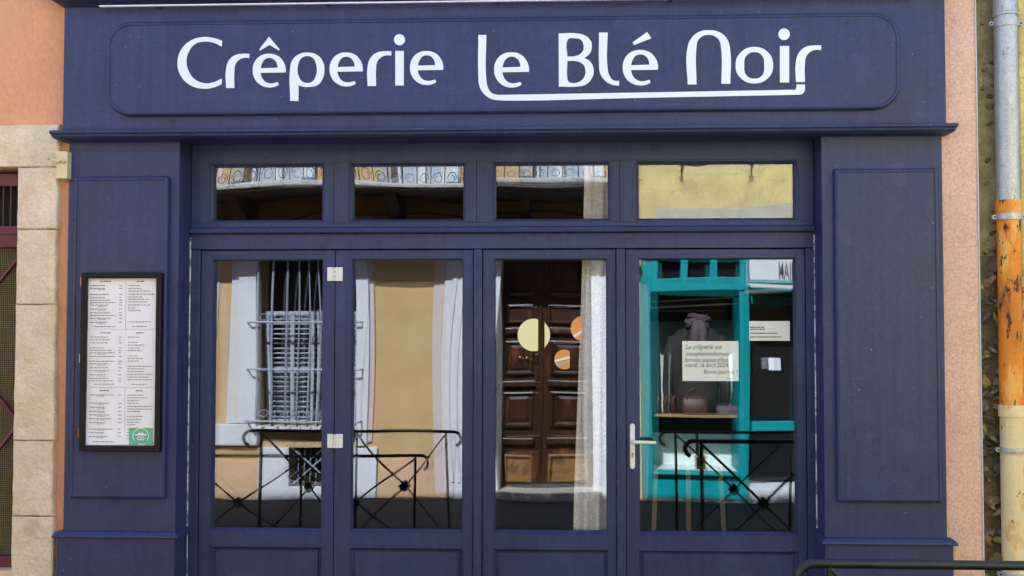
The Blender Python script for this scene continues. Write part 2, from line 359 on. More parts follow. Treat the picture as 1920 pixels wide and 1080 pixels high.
# ------------------------------------------------------------------ shopfront
shop = thing('shopfront', 'navy blue painted timber restaurant front with white lettered sign and glazed doors', 'shopfront')
FY = -.03                                         # face of the frieze
FXL, FXR = UX(119, 130, FY), UX(1773, 130, FY)
CZ1, CZ0 = UZ(946, 238, -.08), UZ(946, 259, -.03)   # lower cornice
fr = box('frieze', navy, shop, FXL, FXR, FY, .12, CZ1-.006, ZTOP+.1, .003)
# sign panel
SX0, SXR = UX(201, 130, -.045), UX(1687, 115, -.045)
SPZ0, SPZ1 = UZ(944, 212, -.045), UZ(944, 33, -.045)
sp = raised('sign_panel', navy, shop, SX0, SXR, SPZ0, SPZ1, .135, [(0, FY+.001), (0, -.046), (.003, -.055), (.009, -.061), (.016, -.063), (.020, -.0625), (.022, -.058), (.025, -.0575)], 14)
SY = -.0585
def LET(ox, oy=40.0):
    def f(u, v):
        p = U(ox+u/5.3333, oy+v/5.3333, SY); return (p.x, p.z)
    return f
def letter(loops, f):
    o = curve_mesh('letter', loops, f, white, sp, .003)
    o.matrix_parent_inverse = Matrix.Identity(4)
    o.data.transform(Matrix.Translation((0, SY-.001, 0)) @ FACE); return o
c, s_ = 0, 1
A, B_, C_, D_ = LET(320), LET(640), LET(880), LET(1240)
C_pts = [(515,195,c),(430,167,1),(330,158,1),(220,185,1),(120,265,1),(70,400,1),(95,530,1),(190,635,1),(330,675,1),(440,660,1),(510,630,c),(512,573,c),(430,610,1),(350,620,1),(250,585,1),(185,505,1),(160,400,1),(185,300,1),(245,228,1),(330,205,1),(430,215,1),(512,255,c)]
r_pts = [(555,668,c),(555,480,1),(585,390,1),(645,340,1),(720,325,1),(788,325,c),(788,367,c),(730,367,1),(675,395,1),(646,440,1),(638,500,1),(638,668,c)]
e_out = [(1150,512,c),(898,516,c),(912,560,1),(945,603,1),(1000,622,1),(1072,608,c),(1082,635,c),(1040,655,1),(985,662,1),(905,640,1),(845,580,1),(822,490,1),(845,400,1),(905,343,1),(985,325,1),(1070,345,1),(1125,400,1),(1152,480,1)]
e_in = [(900,470,c),(1072,465,c),(1060,415,1),(1030,380,1),(990,367,1),(945,380,1),(915,420,1)]
def fit(pts, src, dst):
    return [((x-src[0])/(src[1]-src[0])*(dst[1]-dst[0])+dst[0], (y-src[2])/(src[3]-src[2])*(dst[3]-dst[2])+dst[2], q) for x, y, q in pts]
ES, RS = (822, 1152, 325, 662), (555, 788, 325, 668)
def dot(cx, cy, r): return [(cx+r*math.cos(a*math.pi/4), cy+r*math.sin(a*math.pi/4), 1) for a in range(8)]
def rect(x0, y0, x1, y1): return [(x0, y0, c), (x1, y0, c), (x1, y1, c), (x0, y1, c)]
letter([C_pts], A); letter([r_pts], A)
letter([e_out, e_in, [(985,155,c),(1092,283,c),(1082,292,c),(990,237,c),(897,293,c),(887,283,c)]], A)
letter([[(1197,797,c),(1195,480,1),(1215,395,1),(1275,335,1),(1370,313,1),(1470,340,1),(1525,410,1),(1538,490,1),(1520,575,1),(1470,638,1),(1390,657,1),(1330,655,1),(1280,640,c),(1280,797,c)],
        [(1277,430,1),(1320,360,1),(1412,360,1),(1455,430,1),(1455,540,1),(1412,606,1),(1325,606,1),(1278,540,1)]], A)
for f, d_ in ((A, (1590, 1922, 312, 652)), (B_, (687, 1020, 298, 637)), (C_, (248, 597, 310, 663))):
    letter([fit(e_out, ES, d_), fit(e_in, ES, d_)], f)
d_ = (1533, 1887, 287, 642)
letter([fit(e_out, ES, d_), fit(e_in, ES, d_), [(1633,210,c),(1778,108,c),(1820,170,c),(1648,238,c)]], C_)
letter([fit(r_pts, RS, (263, 500, 300, 648))], B_)
letter([rect(540, 297, 625, 642), dot(582, 185, 55)], B_)
letter([[(90,137,c),(170,137,c),(170,580,1),(186,660,1),(222,715,1),(285,737,c),(1920,709,c),(3262,685,c),(3270,660,c),(3272,632,c),(3355,632,c),(3354,680,1),(3340,717,1),(3305,735,c),(1920,762,c),(270,788,1),(195,765,1),(130,705,1),(97,630,1),(90,550,1)]], C_)
letter([[(893,123,c),(1050,120,1),(1150,140,1),(1210,190,1),(1225,250,1),(1205,320,1),(1150,367,c),(1210,405,1),(1243,485,1),(1225,570,1),(1160,635,1),(1080,653,1),(895,653,c)],
        [(980,353,c),(980,195,1),(1000,172,1),(1050,170,1),(1115,185,1),(1143,245,1),(1125,312,1),(1060,348,1)],
        [(980,398,c),(1060,398,1),(1130,425,1),(1160,485,1),(1150,555,1),(1100,605,1),(1030,618,1),(990,600,1),(980,565,1)]], C_)
letter([[(1297,113,c),(1383,113,c),(1383,470,1),(1400,540,1),(1440,590,1),(1498,597,c),(1497,645,c),(1420,632,1),(1345,580,1),(1305,510,1),(1297,430,1)]], C_)
letter([[(263,632,c),(260,270,1),(300,170,1),(380,105,1),(475,90,1),(580,110,1),(655,175,1),(685,270,1),(690,625,c),(600,625,c),(597,270,1),(580,195,1),(535,150,1),(475,137,1),(410,150,1),(365,195,1),(350,270,1),(352,632,c)]], D_)
letter([[(742,440,1),(790,315,1),(930,257,1),(1070,315,1),(1117,440,1),(1070,565,1),(930,622,1),(790,565,1)],
        [(828,440,1),(850,345,1),(930,308,1),(1008,345,1),(1028,440,1),(1008,540,1),(930,575,1),(850,540,1)]], D_)
letter([rect(1185, 248, 1277, 612), dot(1227, 130, 57)], D_)
letter([fit(r_pts, RS, (1345, 1597, 242, 608))], D_)
# cornices
def cornice(name, z0, z1, yb, yf, ex, prof):
    """moulded cornice with returned ends: prof = [(0..1 depth, 0..1 height)] front outline bottom to top"""
    loops = []
    for d, h in prof:
        y = yb+(yf-yb)*d; e = ex*d; z = z0+(z1-z0)*h
        loops.append([(FXL-e, y, z), (FXR+e, y, z), (FXR+e, .1, z), (FXL-e, .1, z)])
    return MB().rings(loops, cap0=True).build(name, navy, shop, .0015, 1)
cornice('cornice', CZ0, CZ1, FY, -.105, .036, [(-.2, 0), (.15, .0), (.55, .12), (.78, .32), (.82, .50), (.82, .54), (.90, .56), (.97, .66), (.98, .84), (.93, .96), (.75, 1), (-.1, 1.05)])
UC0 = UZ(946, 3, -.03)
cornice('upper_cornice', UC0, UC0+.16, FY, -.17, .085, [(-.2, 0), (.08, .0), (.2, .06), (.5, .14), (.8, .30), (.84, .42), (1, .45), (1, .9), (.9, 1), (-.1, 1.05)])
# pilasters with raised panels, ledges and plinths
def pilaster(x0, x1, inner, px0, px1, pz0, pz1):
    p = empty('pilaster'); p.parent = shop
    LZ1, LZ0 = UZ(946, 1003, -.02), UZ(946, 1015, -.02)
    box('shaft', navy, p, x0, x1, 0, .18, LZ0, CZ0+.02, .004)
    raised('raised_panel', navy, p, px0, px1, pz0, pz1, .012, [(0, .001), (0, -.016), (.003, -.025), (.009, -.031), (.016, -.033), (.019, -.0325), (.0205, -.028), (.024, -.0275)], 4)
    e = .012
    xa, xb = x0-.028, x1+e
    if inner == 'l': xa, xb = x0-e, x1+.028
    box('plinth', navy, p, xa+.006, xb-.006, -.022, .18, PZ, LZ0+.002, .004)
    loops = []
    for d, z in ((.0, LZ0), (.010, LZ0), (.013, LZ0+.006), (.011, LZ0+.014), (-.004, LZ1-.004), (-.016, LZ1)):
        loops.append([(xa-d, -.026-d, z), (xb+d, -.026-d, z), (xb+d, .182, z), (xa-d, .182, z)])
    MB().rings(loops, cap0=True).build('ledge', navy, p)
    return p
PLX1, PRX0 = UX(333, 620, 0), UX(1543, 620, 0)
pilaster(UX(124, 620, 0), PLX1, 'r', UX(139, 620, 0), UX(316, 620, 0), UZ(225, 934, 0), UZ(230, 332, 0))
pilaster(PRX0, UX(1771, 620, 0), 'l', UX(1565, 620, 0), UX(1760, 620, 0), UZ(1662, 941, 0), UZ(1655, 317, 0))
# transom frame with four lights
TY = .160
def ZT(p): return UZ(946, p, TY)
def XT(p, q=360): return UX(p, q, TY)
tf = empty('transom'); tf.parent = shop
TX0, TX1 = PLX1+.004, PRX0-.004
lights = [(398, 603, 312, 412), (660, 868, 310, 411), (929, 1140, 307, 410), (1198, 1491, 304, 409)]
TZ0, TZ1 = ZT(425), ZT(262)
LX = [(XT(a+0), XT(b)) for a, b, _, _ in lights]
LZ = [(UZ((a+b)/2, q, TY), UZ((a+b)/2, p, TY)) for a, b, p, q in lights]
LZ = [(sum(z[0] for z in LZ)/4, sum(z[1] for z in LZ)/4)]*4
box('top_rail', navy, tf, TX0, TX1, TY, TY+.07, LZ[0][1]+.018, CZ0+.03, .002)
box('bottom_rail', navy, tf, TX0, TX1, TY, TY+.07, TZ0, LZ[0][0]-.018, .002)
edges = [TX0]
for i in range(4): edges += [LX[i][0]-.018, LX[i][1]+.018]
edges.append(TX1)
for i in range(5):
    a, b = edges[2*i], edges[2*i+1]
    if i in (1, 2, 3):
        mid = XT([0, 626, 893, 1162][i])
        box('mullion', navy, tf, a, mid-.001, TY, TY+.07, LZ[0][0]-.018, LZ[0][1]+.018, .0015)
        box('mullion', navy, tf, mid+.001, b, TY, TY+.07, LZ[0][0]-.018, LZ[0][1]+.018, .0015)
    else: box('mullion', navy, tf, a, b, TY, TY+.07, LZ[0][0]-.018, LZ[0][1]+.018, .0015)
def bead(parent, x0, x1, z0, z1, y0, y1, wd, m=navy):
    """mitred glazing bead round an opening"""
    def rc(i, y): return [(x0+i, y, z0+i), (x1-i, y, z0+i), (x1-i, y, z1-i), (x0+i, y, z1-i)]
    return MB().rings([rc(0, y1), rc(0, y0), (rc(wd*.35, y0)), rc(wd*.5, y0+.005), rc(wd, y0+.013), rc(wd, y1)], cap1=False).build('glazing_bead', m, parent)
for i in range(4):
    (a, b), (z0, z1) = LX[i], LZ[i]
    bead(tf, a-.0175, b+.0175, z0-.0175, z1+.0175, TY+.003, TY+.068, .0175)
    pane('pane', a-.006, b+.006, z0-.006, z1+.006, GY, [.0003, -.0003, .0002, .0004][i], 60+i, tf, glass_o, .00007, [-.0005, .0004, .0001, 0][i])
    pane('pane', a-.006, b+.006, z0-.006, z1+.006, GY+.02, [-.0006, .0006, -.0006, -.0005][i], 70+i, tf, glass_i, .00006)
# drip ledge and head rail
hz1, hz0 = ZT(425), UZ(946, 436, .13)
MB().sweepx([(TY+.05, hz1), (.142, hz1), (.128, hz1-.006), (.124, hz1-.014), (.128, hz0+.004), (.136, hz0), (TY+.05, hz0)], TX0, TX1).build('drip_ledge', navy, shop, .0015, 1)
box('head_rail', navy, shop, TX0, TX1, TY-.004, TY+.07, UZ(946, 466, TY), hz0-.001, .002)
# doors
DY = .168
def XD(p, q=740): return UX(p, q, DY)
def ZD(p, q=946): return UZ(q, p, DY)
dz1 = ZD(468.5); gz1, gz0 = ZD(487), ZD(996); pz1, pz0 = ZD(1031), .14; dz0 = -.02
leaves = [(375, 626.2, 399, 602), (627.6, 887, 660, 866), (905, 1155, 928, 1137), (1174, 1511, 1200, 1492)]
box('door_post', navy, shop, TX0, XD(374), TY-.002, TY+.07, -.12, dz1+.003, .003)
box('door_post', navy, shop, XD(888.2), XD(903.8), TY-.008, TY+.07, -.12, dz1+.003, .004)
box('door_post', navy, shop, XD(1156.2), XD(1172.8), TY-.008, TY+.07, -.12, dz1+.003, .004)
box('door_post', navy, shop, XD(1512.2), TX1, TY-.002, TY+.07, -.12, dz1+.003, .003)
box('threshold', kerbstone, shop, PLX1, PRX0, -.05, .3, PZ-.05, -.022, .008)
PANES = []
doors = []
for i, (a, b, g0, g1) in enumerate(leaves):
    d = empty('door'); d.parent = shop; doors.append(d)
    x0, x1, u0, u1 = XD(a), XD(b), XD(g0), XD(g1)
    k = .0065
    box('stile', navy, d, x0, u0-k, DY, DY+.06, dz0, dz1, .002); box('stile', navy, d, u1+k, x1, DY, DY+.06, dz0, dz1, .002)
    box('rail', navy, d, u0-k, u1+k, DY, DY+.06, gz1+k, dz1, .0015)
    box('rail', navy, d, u0-k, u1+k, DY, DY+.06, pz1+.002, gz0-k, .0015)
    box('rail', navy, d, u0-k, u1+k, DY, DY+.06, dz0, pz0-.002, .0015)
    bead(d, u0-k, u1+k, gz0-k, gz1+k, DY+.004, DY+.055, k)
    MB().add([(u0-k+.001, DY-.004, gz0-k-.002), (u1+k-.001, DY-.004, gz0-k-.002), (u1+k-.001, DY+.012, gz0+.004), (u0-k+.001, DY+.012, gz0+.004), (u0-k+.001, DY+.012, gz0-k-.002), (u1+k-.001, DY+.012, gz0-k-.002)],
             [(0, 1, 2, 3), (0, 4, 5, 1), (3, 2, 5, 4), (0, 3, 4), (1, 5, 2)]).build('sill_bead', navy, d, .001, 1)
    raised('lower_panel', navy, d, u0-k, u1+k, pz0-.002, pz1+.002, .002, [(0, DY+.002), (.004, DY+.010), (.011, DY+.020), (.015, DY+.022), (.018, DY+.022), (.022, DY+.016), (.03, DY+.015)], 2)
    pane('pane', u0-.004, u1+.004, gz0-.004, gz1+.004, GY, [.0010, -.0009, .0008, .0006][i], 80+i, d, glass_o, .00024)
    pane('pane', u0-.004, u1+.004, gz0-.004, gz1+.004, GY+.022, [-.0012, .0016, -.0010, -.0010][i], 90+i, d, glass_i, .00016)
    PANES.append((u0, u1))
# hinges between the two folding leaves
for pz in (514, 827):
    for (a, b) in ((613.5, 624.6), (629.2, 642.5)):
        box('hinge_leaf', alu, doors[1], UX(a, pz, DY-.01), UX(b, pz, DY-.01), DY-.012, DY, UZ(630, pz+13, DY-.01), UZ(630, pz-13, DY-.01), .0025)
    p = U(627, pz, DY-.012); hh = 13.5/F*(DY-CAM.y)
    for k in (-1, 0, 1): MB().tube([(p.x, DY-.012, p.z+k*.025-.0115), (p.x, DY-.012, p.z+k*.025+.0115)], .0065, 10).build('hinge_knuckle', alu, doors[1])
# lever handle on its long plate
hx0, hx1, hz_0, hz_1 = UX(1181.5, 838, DY), UX(1190, 838, DY), UZ(1186, 879, DY), UZ(1186, 794, DY)
hm = (hx0+hx1)/2; hw = .0135
raised('handle_plate', alu, doors[3], hm-hw, hm+hw, hz_0, hz_1, .0133, [(0, DY+.0005), (0, DY-.006), (.002, DY-.009), (.004, DY-.0095)], 6)
zl = UZ(1186, 827, DY)
MB().tube([(hm, DY-.008, zl), (hm, DY-.045, zl), (hm+.004, DY-.052, zl), (hm+.012, DY-.056, zl), (hm+.118, DY-.054, zl-.002), (hm+.122, DY-.054, zl-.002)], [.009, .009, .0095, .0095, .0085, .006], 12).build('lever', alu, doors[3], smooth=True)
zc = UZ(1186, 851, DY)
MB().tube([(hm, DY-.0094, zc), (hm, DY-.013, zc)], .0085, 14).build('lock_cylinder', brass, doors[3])
box('lock_cylinder', brass, doors[3], hm-.005, hm+.005, DY-.0125, DY-.009, zc-.020, zc-.006, .002)
box('keyway', ink, doors[3], hm-.0012, hm+.0012, DY-.0136, DY-.0128, zc-.006, zc+.004, 0)
# paint-cracked sealant lines at the pilasters
for (x, za, zb) in ((PLX1+.0045, UZ(356, 446, .155), UZ(356, 1300, .155)), (PRX0-.0045, UZ(1531, 440, .155), UZ(1531, 990, .155))):
    box('sealant', gappaint, shop, x-.003, x+.003, .150, .158, max(zb, PZ), za, .001)

# ------------------------------------------------------------------ white bar under the upper cornice
wb = thing('awning_bar', 'thin white bar fixed under the top cornice above the sign', 'bar')
p, q = U(187, 11, -.07), U(1150, 0, -.07)
zb_ = UZ(600, 6.5, -.07)
MB().box(p.x, 1.75, -.078, -.062, zb_-.004, zb_+.004).build('bar', white, wb, .0015)
box('end_cap', black, wb, p.x-.012, p.x-.001, -.076, -.064, zb_-.006, zb_+.003, .002)
for k in range(5): box('bracket', navy, wb, p.x+.3+k*.9, p.x+.32+k*.9, -.062, FY+.0005, zb_-.003, zb_+.003, 0)

# ------------------------------------------------------------------ menu case
mc = thing('menu_case', 'black framed menu case hung on the left navy pilaster', 'menu case')
MY = -.066
mx0, mx1 = UX(149, 680, MY), UX(301, 680, MY); mz0, mz1 = UZ(225, 847, MY), UZ(225, 511, MY)
box('back_board', paper, mc, mx0+.004, mx1-.004, -.034, -.0265, mz0+.004, mz1-.004, 0)
fw = .030
for nm, a in (('l', (mx0, mx0+fw, mz0, mz1)), ('r', (mx1-fw, mx1, mz0, mz1)), ('b', (mx0+fw, mx1-fw, mz0, mz0+fw)), ('t', (mx0+fw, mx1-fw, mz1-fw, mz1))):
    box('frame_bar', blackfr, mc, a[0], a[1], MY, -.0268, a[2], a[3], .004)
for pz in (527, 672, 812): box('hinge', cream if pz == 672 else rusty, mc, mx0-.008, mx0-.0005, -.055, -.034, UZ(150, pz+8, MY), UZ(150, pz-8, MY), .002)
PY = -.042
sheets = [(162, 235.6, 522, 617.7), (236.2, 292, 522, 617.7), (161, 234.6, 618.4, 726), (235.2, 291, 618.4, 726), (160, 233.6, 726.8, 834), (234.2, 290, 726.8, 834)]
r = random.Random(3)
for si, (a, b, t, q) in enumerate(sheets):
    x0, x1 = UX(a, (t+q)/2, PY), UX(b, (t+q)/2, PY); z0, z1 = UZ(225, q, PY), UZ(225, t, PY)
    v = []; f = []; n = 10
    for k in range(n+1):
        for i in range(n+1):
            u = i/n; vv = k/n
            v.append((x0+(x1-x0)*u, PY+.0012*math.sin(5*u+si+2*vv)+.0006*math.sin(9*vv+si*2), z0+(z1-z0)*vv))
    for k in range(n):
        for i in range(n): f.append((k*(n+1)+i, k*(n+1)+i+1, (k+1)*(n+1)+i+1, (k+1)*(n+1)+i))
    sh = MB().add(v, f).build('menu_sheet', paper, mc, smooth=True)
    pr = MB(); ty = PY-.0030
    def bar(xa, xb, zc_, h=.0034):
        x = xa
        while x < xb-.004:
            wl = min(r.uniform(.006, .022), xb-x); pr.add([(x, ty, zc_), (x+wl, ty, zc_), (x+wl, ty, zc_+h), (x, ty, zc_+h)], [(0, 1, 2, 3)]); x += wl+.0035
    W_ = x1-x0; z = z1-.018
    bar(x0+W_*.36, x0+W_*.62, z, .005); z -= .022
    while z > z0+.03:
        if r.random() < .14: z -= .012; continue
        if si % 2 == 0:
            bar(x0+W_*.10, x0+W_*r.uniform(.45, .76), z); bar(x0+W_*.84, x0+W_*.92, z)
            if r.random() < .4: z -= .006; bar(x0+W_*.3, x0+W_*.5, z, .0022)
        else:
            bar(x0+W_*.08, x0+W_*r.uniform(.35, .96), z)
        z -= r.uniform(.0125, .0165)
    bar(x0+W_*.22, x0+W_*.74, z0+.014)
    o = pr.build('print', ink, sh)
# sticker with circle and double-eye emblem
sx0, sx1, sz0, sz1 = UX(243, 818, PY), UX(287, 818, PY), UZ(265, 835, PY), UZ(265, 802, PY)
st = box('sticker', greenst, mc, sx0, sx1, PY-.0062, PY-.0045, sz0, sz1, 0)
cx, cz, rr_ = (sx0+sx1)/2, (sz0+sz1)/2+.003, (sx1-sx0)*.34
def ring(cx, cz, ro, ri, y, a0=0, a1=360, n=28):
    b = MB(); v = []
    for k in range(n+1):
        a = math.radians(a0+(a1-a0)*k/n); v += [(cx+ro*math.cos(a), y, cz+ro*math.sin(a)), (cx+ri*math.cos(a), y, cz+ri*math.sin(a))]
    return b.add(v, [(2*k, 2*k+1, 2*k+3, 2*k+2) for k in range(n)])
yy = PY-.0066
ring(cx, cz, rr_, rr_*.93, yy, -35, 215).build('circle', white, st)
em = ring(cx-.010, cz-.012, .010, .0045, yy); em.v += []
em.build('eye', pinkst, st); ring(cx+.010, cz-.012, .010, .0045, yy).build('eye', pinkst, st)
ring(cx-.010, cz-.012, .0035, .0, yy, n=12).build('pupil', ink, st); ring(cx+.010, cz-.012, .0035, .0, yy, n=12).build('pupil', ink, st)
pb = MB()
for (a, b, z, h) in ((-.016, .016, .012, .005), (-.030, .030, .004, .0055)): pb.add([(cx+a, yy, cz+z), (cx+b, yy, cz+z), (cx+b, yy, cz+z+h), (cx+a, yy, cz+z+h)], [(0, 1, 2, 3)])
pb.build('print', white, st)
text_mesh('lettering', 'Trip', .0125, ink, st, Matrix.Translation((cx-.036, yy, sz0+.004)) @ FACE)
text_mesh('lettering', 'advisor', .0125, white, st, Matrix.Translation((cx-.013, yy, sz0+.004)) @ FACE)
pane('glazing', mx0+fw-.002, mx1-fw+.002, mz0+fw-.002, mz1-fw+.002, -.056, .0003, 5, mc, glass('case_glass', .05), .0001)

# ------------------------------------------------------------------ cream latch at the stone surround
lt = thing('shutter_latch', 'cream latch box with hooked lever between stone doorway and shopfront', 'latch')
lx0, lx1, lz0, lz1 = UX(110, 310, -.02), UX(129, 310, -.02), UZ(118, 336, -.02), UZ(118, 285, -.02)
box('latch_box', cream, lt, lx0, lx1+.004, -.045, .031, lz0, lz1, .003)
a = [U(120, 304, -.05), U(116, 299, -.055), U(108, 303, -.058), U(98, 299, -.058), U(92, 294, -.056), U(90, 299, -.055)]
MB().tube([(a[0].x, -.044, a[0].z)]+a, [.008, .010, .010, .009, .008, .009, .007], 8).build('lever', cream, lt, smooth=True)
MB().tube([(lx0+.03, -.046, lz1-.05), (lx0+.03, -.050, lz1-.05)], .012, 12).build('rosette', cream, lt)

# ------------------------------------------------------------------ room behind the glass
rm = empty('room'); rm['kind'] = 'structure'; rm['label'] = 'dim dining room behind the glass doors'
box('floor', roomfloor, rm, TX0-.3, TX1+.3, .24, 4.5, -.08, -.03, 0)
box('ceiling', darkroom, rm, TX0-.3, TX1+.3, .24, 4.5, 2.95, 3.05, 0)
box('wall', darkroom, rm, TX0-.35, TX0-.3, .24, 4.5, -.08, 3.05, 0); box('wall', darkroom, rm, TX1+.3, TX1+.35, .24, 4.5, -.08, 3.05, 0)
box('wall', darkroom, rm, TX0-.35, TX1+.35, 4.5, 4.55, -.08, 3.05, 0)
# curtain
def curtain(name, x0t, x1t, x0b, x1b, z0, z1, y, folds, m, label, amp=.02):
    v = []; f = []; nx, nz = folds*12, 24; rc = random.Random(len(label))
    for k in range(nz+1):
        t = k/nz
        for i in range(nx+1):
            u = i/nx; xa = x0t+(x0b-x0t)*t; xb = x1t+(x1b-x1t)*t
            v.append((xa+(xb-xa)*u+.006*math.sin(6*t+i*.3), y+amp*math.sin(u*folds*2*math.pi+.6*math.sin(3*t))*(.7+.4*t)+.01*math.sin(2*t+u*5), z1+(z0-z1)*t))
    for k in range(nz):
        for i in range(nx): f.append((k*(nx+1)+i, k*(nx+1)+i+1, (k+1)*(nx+1)+i+1, (k+1)*(nx+1)+i))
    o = MB().add(v, f).build(name, m, None, smooth=True)
    sd = o.modifiers.new('thick', 'SOLIDIFY'); sd.thickness = .002
    return tag(o, label, 'curtain')
cy_ = .29
curtain('curtain', UX(1098, 300, cy_), UX(1152, 300, cy_), UX(1072, 1000, cy_), UX(1160, 1000, cy_), -.02, 2.85, cy_, 3, linen, 'speckled beige linen curtain hanging behind the narrow glazed door')
# stickers and notes on the glass
def disc(name, cx, cy, rx, m, lab, cut=None, cut2=None, stripes=None, y=GY-.004):
    p = U(cx, cy, y); r_ = rx/F*(y-CAM.y); pts = []
    for k in range(40):
        a = 2*math.pi*k/40; x, z = r_*math.cos(a), r_*math.sin(a)
        if cut is not None: x = min(x, cut*r_)
        if cut2 is not None: x = max(x, cut2*r_)
        pts.append((p.x+x, p.z+z))
    o = MB().prism(pts, y, y-.0012).build(name, m); tag(o, lab, 'sticker')
    for (z0, z1, mm) in (stripes or []):
        q = []
        for (sx, sz) in ((-1, z0-.16), (cut if cut else 1, z0+.25), (cut if cut else 1, z1+.25), (-1, z1-.16)):
            lim = math.sqrt(max(0, 1-sz*sz))*.98; q.append((p.x+max(-lim, min(lim, sx))*r_, p.z+sz*r_))
        MB().prism(q, y-.0014, y-.002).build('stripe', mm, o)
    return o
disc('round_sticker', 1001, 628, 30.5, yellowst, 'large pale yellow half disc sticker on the narrow door glass', cut=.26)
disc('round_sticker', 1001, 628, 30.5, yellowst, 'slim pale yellow crescent sticker beside the large half disc', cut2=.66)
disc('round_sticker', 1058, 674, 18.5, orangest, 'small orange disc sticker with pale diagonal stripes', cut=.55, stripes=[(-.12, .10, alu), (-.55, -.30, greyr)])
disc('round_sticker', 1094, 616, 24, orangest, 'orange quarter disc sticker at the edge of the curtain', cut=-.12, stripes=[(-.55, -.38, alu)])
NY = GY+.003
def sheet(name, m, a, t, b, q, lab, cat, tilt=0):
    x0, x1, z0, z1 = UX(a, (t+q)/2, NY), UX(b, (t+q)/2, NY), UZ((a+b)/2, q, NY), UZ((a+b)/2, t, NY)
    o = MB().box(x0, x1, NY, NY+.0008, z0, z1).build(name, m); return tag(o, lab, cat), x0, x1, z0, z1
nt_, x0, x1, z0, z1 = sheet('handwritten_note', notepap, 1279.5, 639.5, 1385, 714.5, 'cream handwritten closing notice taped inside the widest door', 'note')
for s0, u, v, sz in (('La crêperie est', .05, .80, .047), ('exceptionnellement', .05, .635, .043), ("fermée aujourd'hui", .03, .475, .044), ('mardi 16 avril 2024', .03, .345, .043), ('Bonne journée !', .37, .185, .040)):
    text_mesh('handwriting', s0, sz*.80, ink, nt_, Matrix.Translation((x0+u*(x1-x0), NY-.0006, z0+v*(z1-z0))) @ FACE @ Matrix.Diagonal((.86, 1, 1, 1)), shear=.3, bold=-.0002)
sm = ring(x0+.84*(x1-x0), z0+.10*(z1-z0), .012, .0095, NY-.0006, 190, 350, 12)
for k in (-1, 1): sm.add([(x0+.84*(x1-x0)+k*.004+i, NY-.0006, z0+.12*(z1-z0)+j) for i, j in ((-.0015, 0), (.0015, 0), (.0015, .004), (-.0015, .004))], [(0, 1, 2, 3)])
sm.build('smile', ink, nt_)
pn, x0, x1, z0, z1 = sheet('printed_notice', notepap, 1405, 602, 1481, 639, 'white printed notice taped beside the handwritten note', 'notice')
pr = MB()
for v, n in ((.66, .36), (.56, .36), (.36, .70), (.17, .80)):
    x = x0+.02*(x1-x0)
    while x < x0+n*(x1-x0):
        wl = r.uniform(.006, .02); pr.add([(x, NY-.0006, z0+v*(z1-z0)), (x+wl, NY-.0006, z0+v*(z1-z0)), (x+wl, NY-.0006, z0+v*(z1-z0)+.005), (x, NY-.0006, z0+v*(z1-z0)+.005)], [(0, 1, 2, 3)]); x += wl+.003
pr.build('print', ink, pn)
# pale wooden easel board standing inside
ch = thing('wooden_easel', 'pale pine easel with slanting legs standing inside behind the widest door', 'easel')
for a, t, b, q in ((1230, 872, 1221, 1080), (1290, 866, 1292, 1080), (1350, 872, 1364, 1080)):
    p, e_ = U(a, t, 1.15), U(b, q, 1.0); e_.z = -.03; MB().tube([p, e_], .019, 4).build('leg', pine, ch)
p, q = U(1230, 878, 1.14), U(1350, 878, 1.14); MB().tube([p, q], .012, 4).build('crossbar', wood, ch)

# ------------------------------------------------------------------ stone house next door and its drainpipe
sh_ = thing('stone_house', 'old rubble stone house with crumbling mortar behind the drainpipe', 'house')
NYW = .10
wall('wall', mortar, sh_, (HR+.006, 22), (GZ-.05, 4.9), NYW, .5, [])
box('wall', mortar, sh_, HR+.01, 22, .5, 6, GZ-.05, 4.9, 0)
box('render_band', yellowr, sh_, UX(1914, 500, NYW-.02), 4.2, NYW-.03, NYW+.001, PZ-.02, 4.88, .01)
MB().sweepx([(-.2, 4.9), (6.2, 4.9), (6.2, 5.0), (3, 5.3), (-.2, 4.98)], HR+.03, 22).build('roof', roofm, sh_)
rv_ = []
rubs = [rubble, mat('rubble_dark', (.13, .11, .075), .95, .35, 14., .25, .012, 50.), mat('rubble_ochre', (.34, .25, .11), .95, .35, 14., .25, .012, 50., stain=[((.12, .10, .06), 9., .52, .12, .8)])]
for k in range(9):
    rr = random.Random(100+k); n = 6; base = [(math.cos(2*math.pi*i/n)*rr.uniform(.75, 1.05), math.sin(2*math.pi*i/n)*rr.uniform(.6, 1.0)) for i in range(n)]
    l0 = [(x, .6, z) for x, z in base]; l1 = [(x, -.2, z) for x, z in base]
    l2 = [(x*.90+rr.uniform(-.1, .1), -.55+rr.uniform(-.35, .35), z*.88+rr.uniform(-.1, .1)) for x, z in base]
    rv_.append(MB().rings([l0, l1, l2], cap0=True).mesh('stone', rubs[k % 3]))
box('joint_shade', mat('shaded_earth_joint', (.15, .115, .06), .95, .4, 20., .3, .01, 40.), sh_, HR+.007, UX(1913, 700, NYW), NYW-.006, NYW+.001, PZ, UZ(1860, 480, NYW), 0)  # earth joints coloured darker to carry the shade between the stones
z = UZ(1860, 1160, NYW); xe = UX(1914, 500, NYW)
while z < UZ(1860, 470, NYW):
    h = rnd.choice((.022, .03, .045, .07)); x = HR+.02+rnd.uniform(-.01, .02)
    while x < xe:
        w_ = rnd.choice((.03, .045, .07, .10))
        if rnd.random() < .86: inst(rnd.choice(rv_), 'stone', (x, NYW+rnd.uniform(-.022, .004), z+rnd.uniform(-.014, .014)), (rnd.uniform(-.4, .4), rnd.uniform(-.9, .9), rnd.uniform(-.6, .6)), (w_*rnd.uniform(.42, .6), rnd.uniform(.03, .055), h*rnd.uniform(.45, .66)), sh_)
        x += w_*.98
    z += h
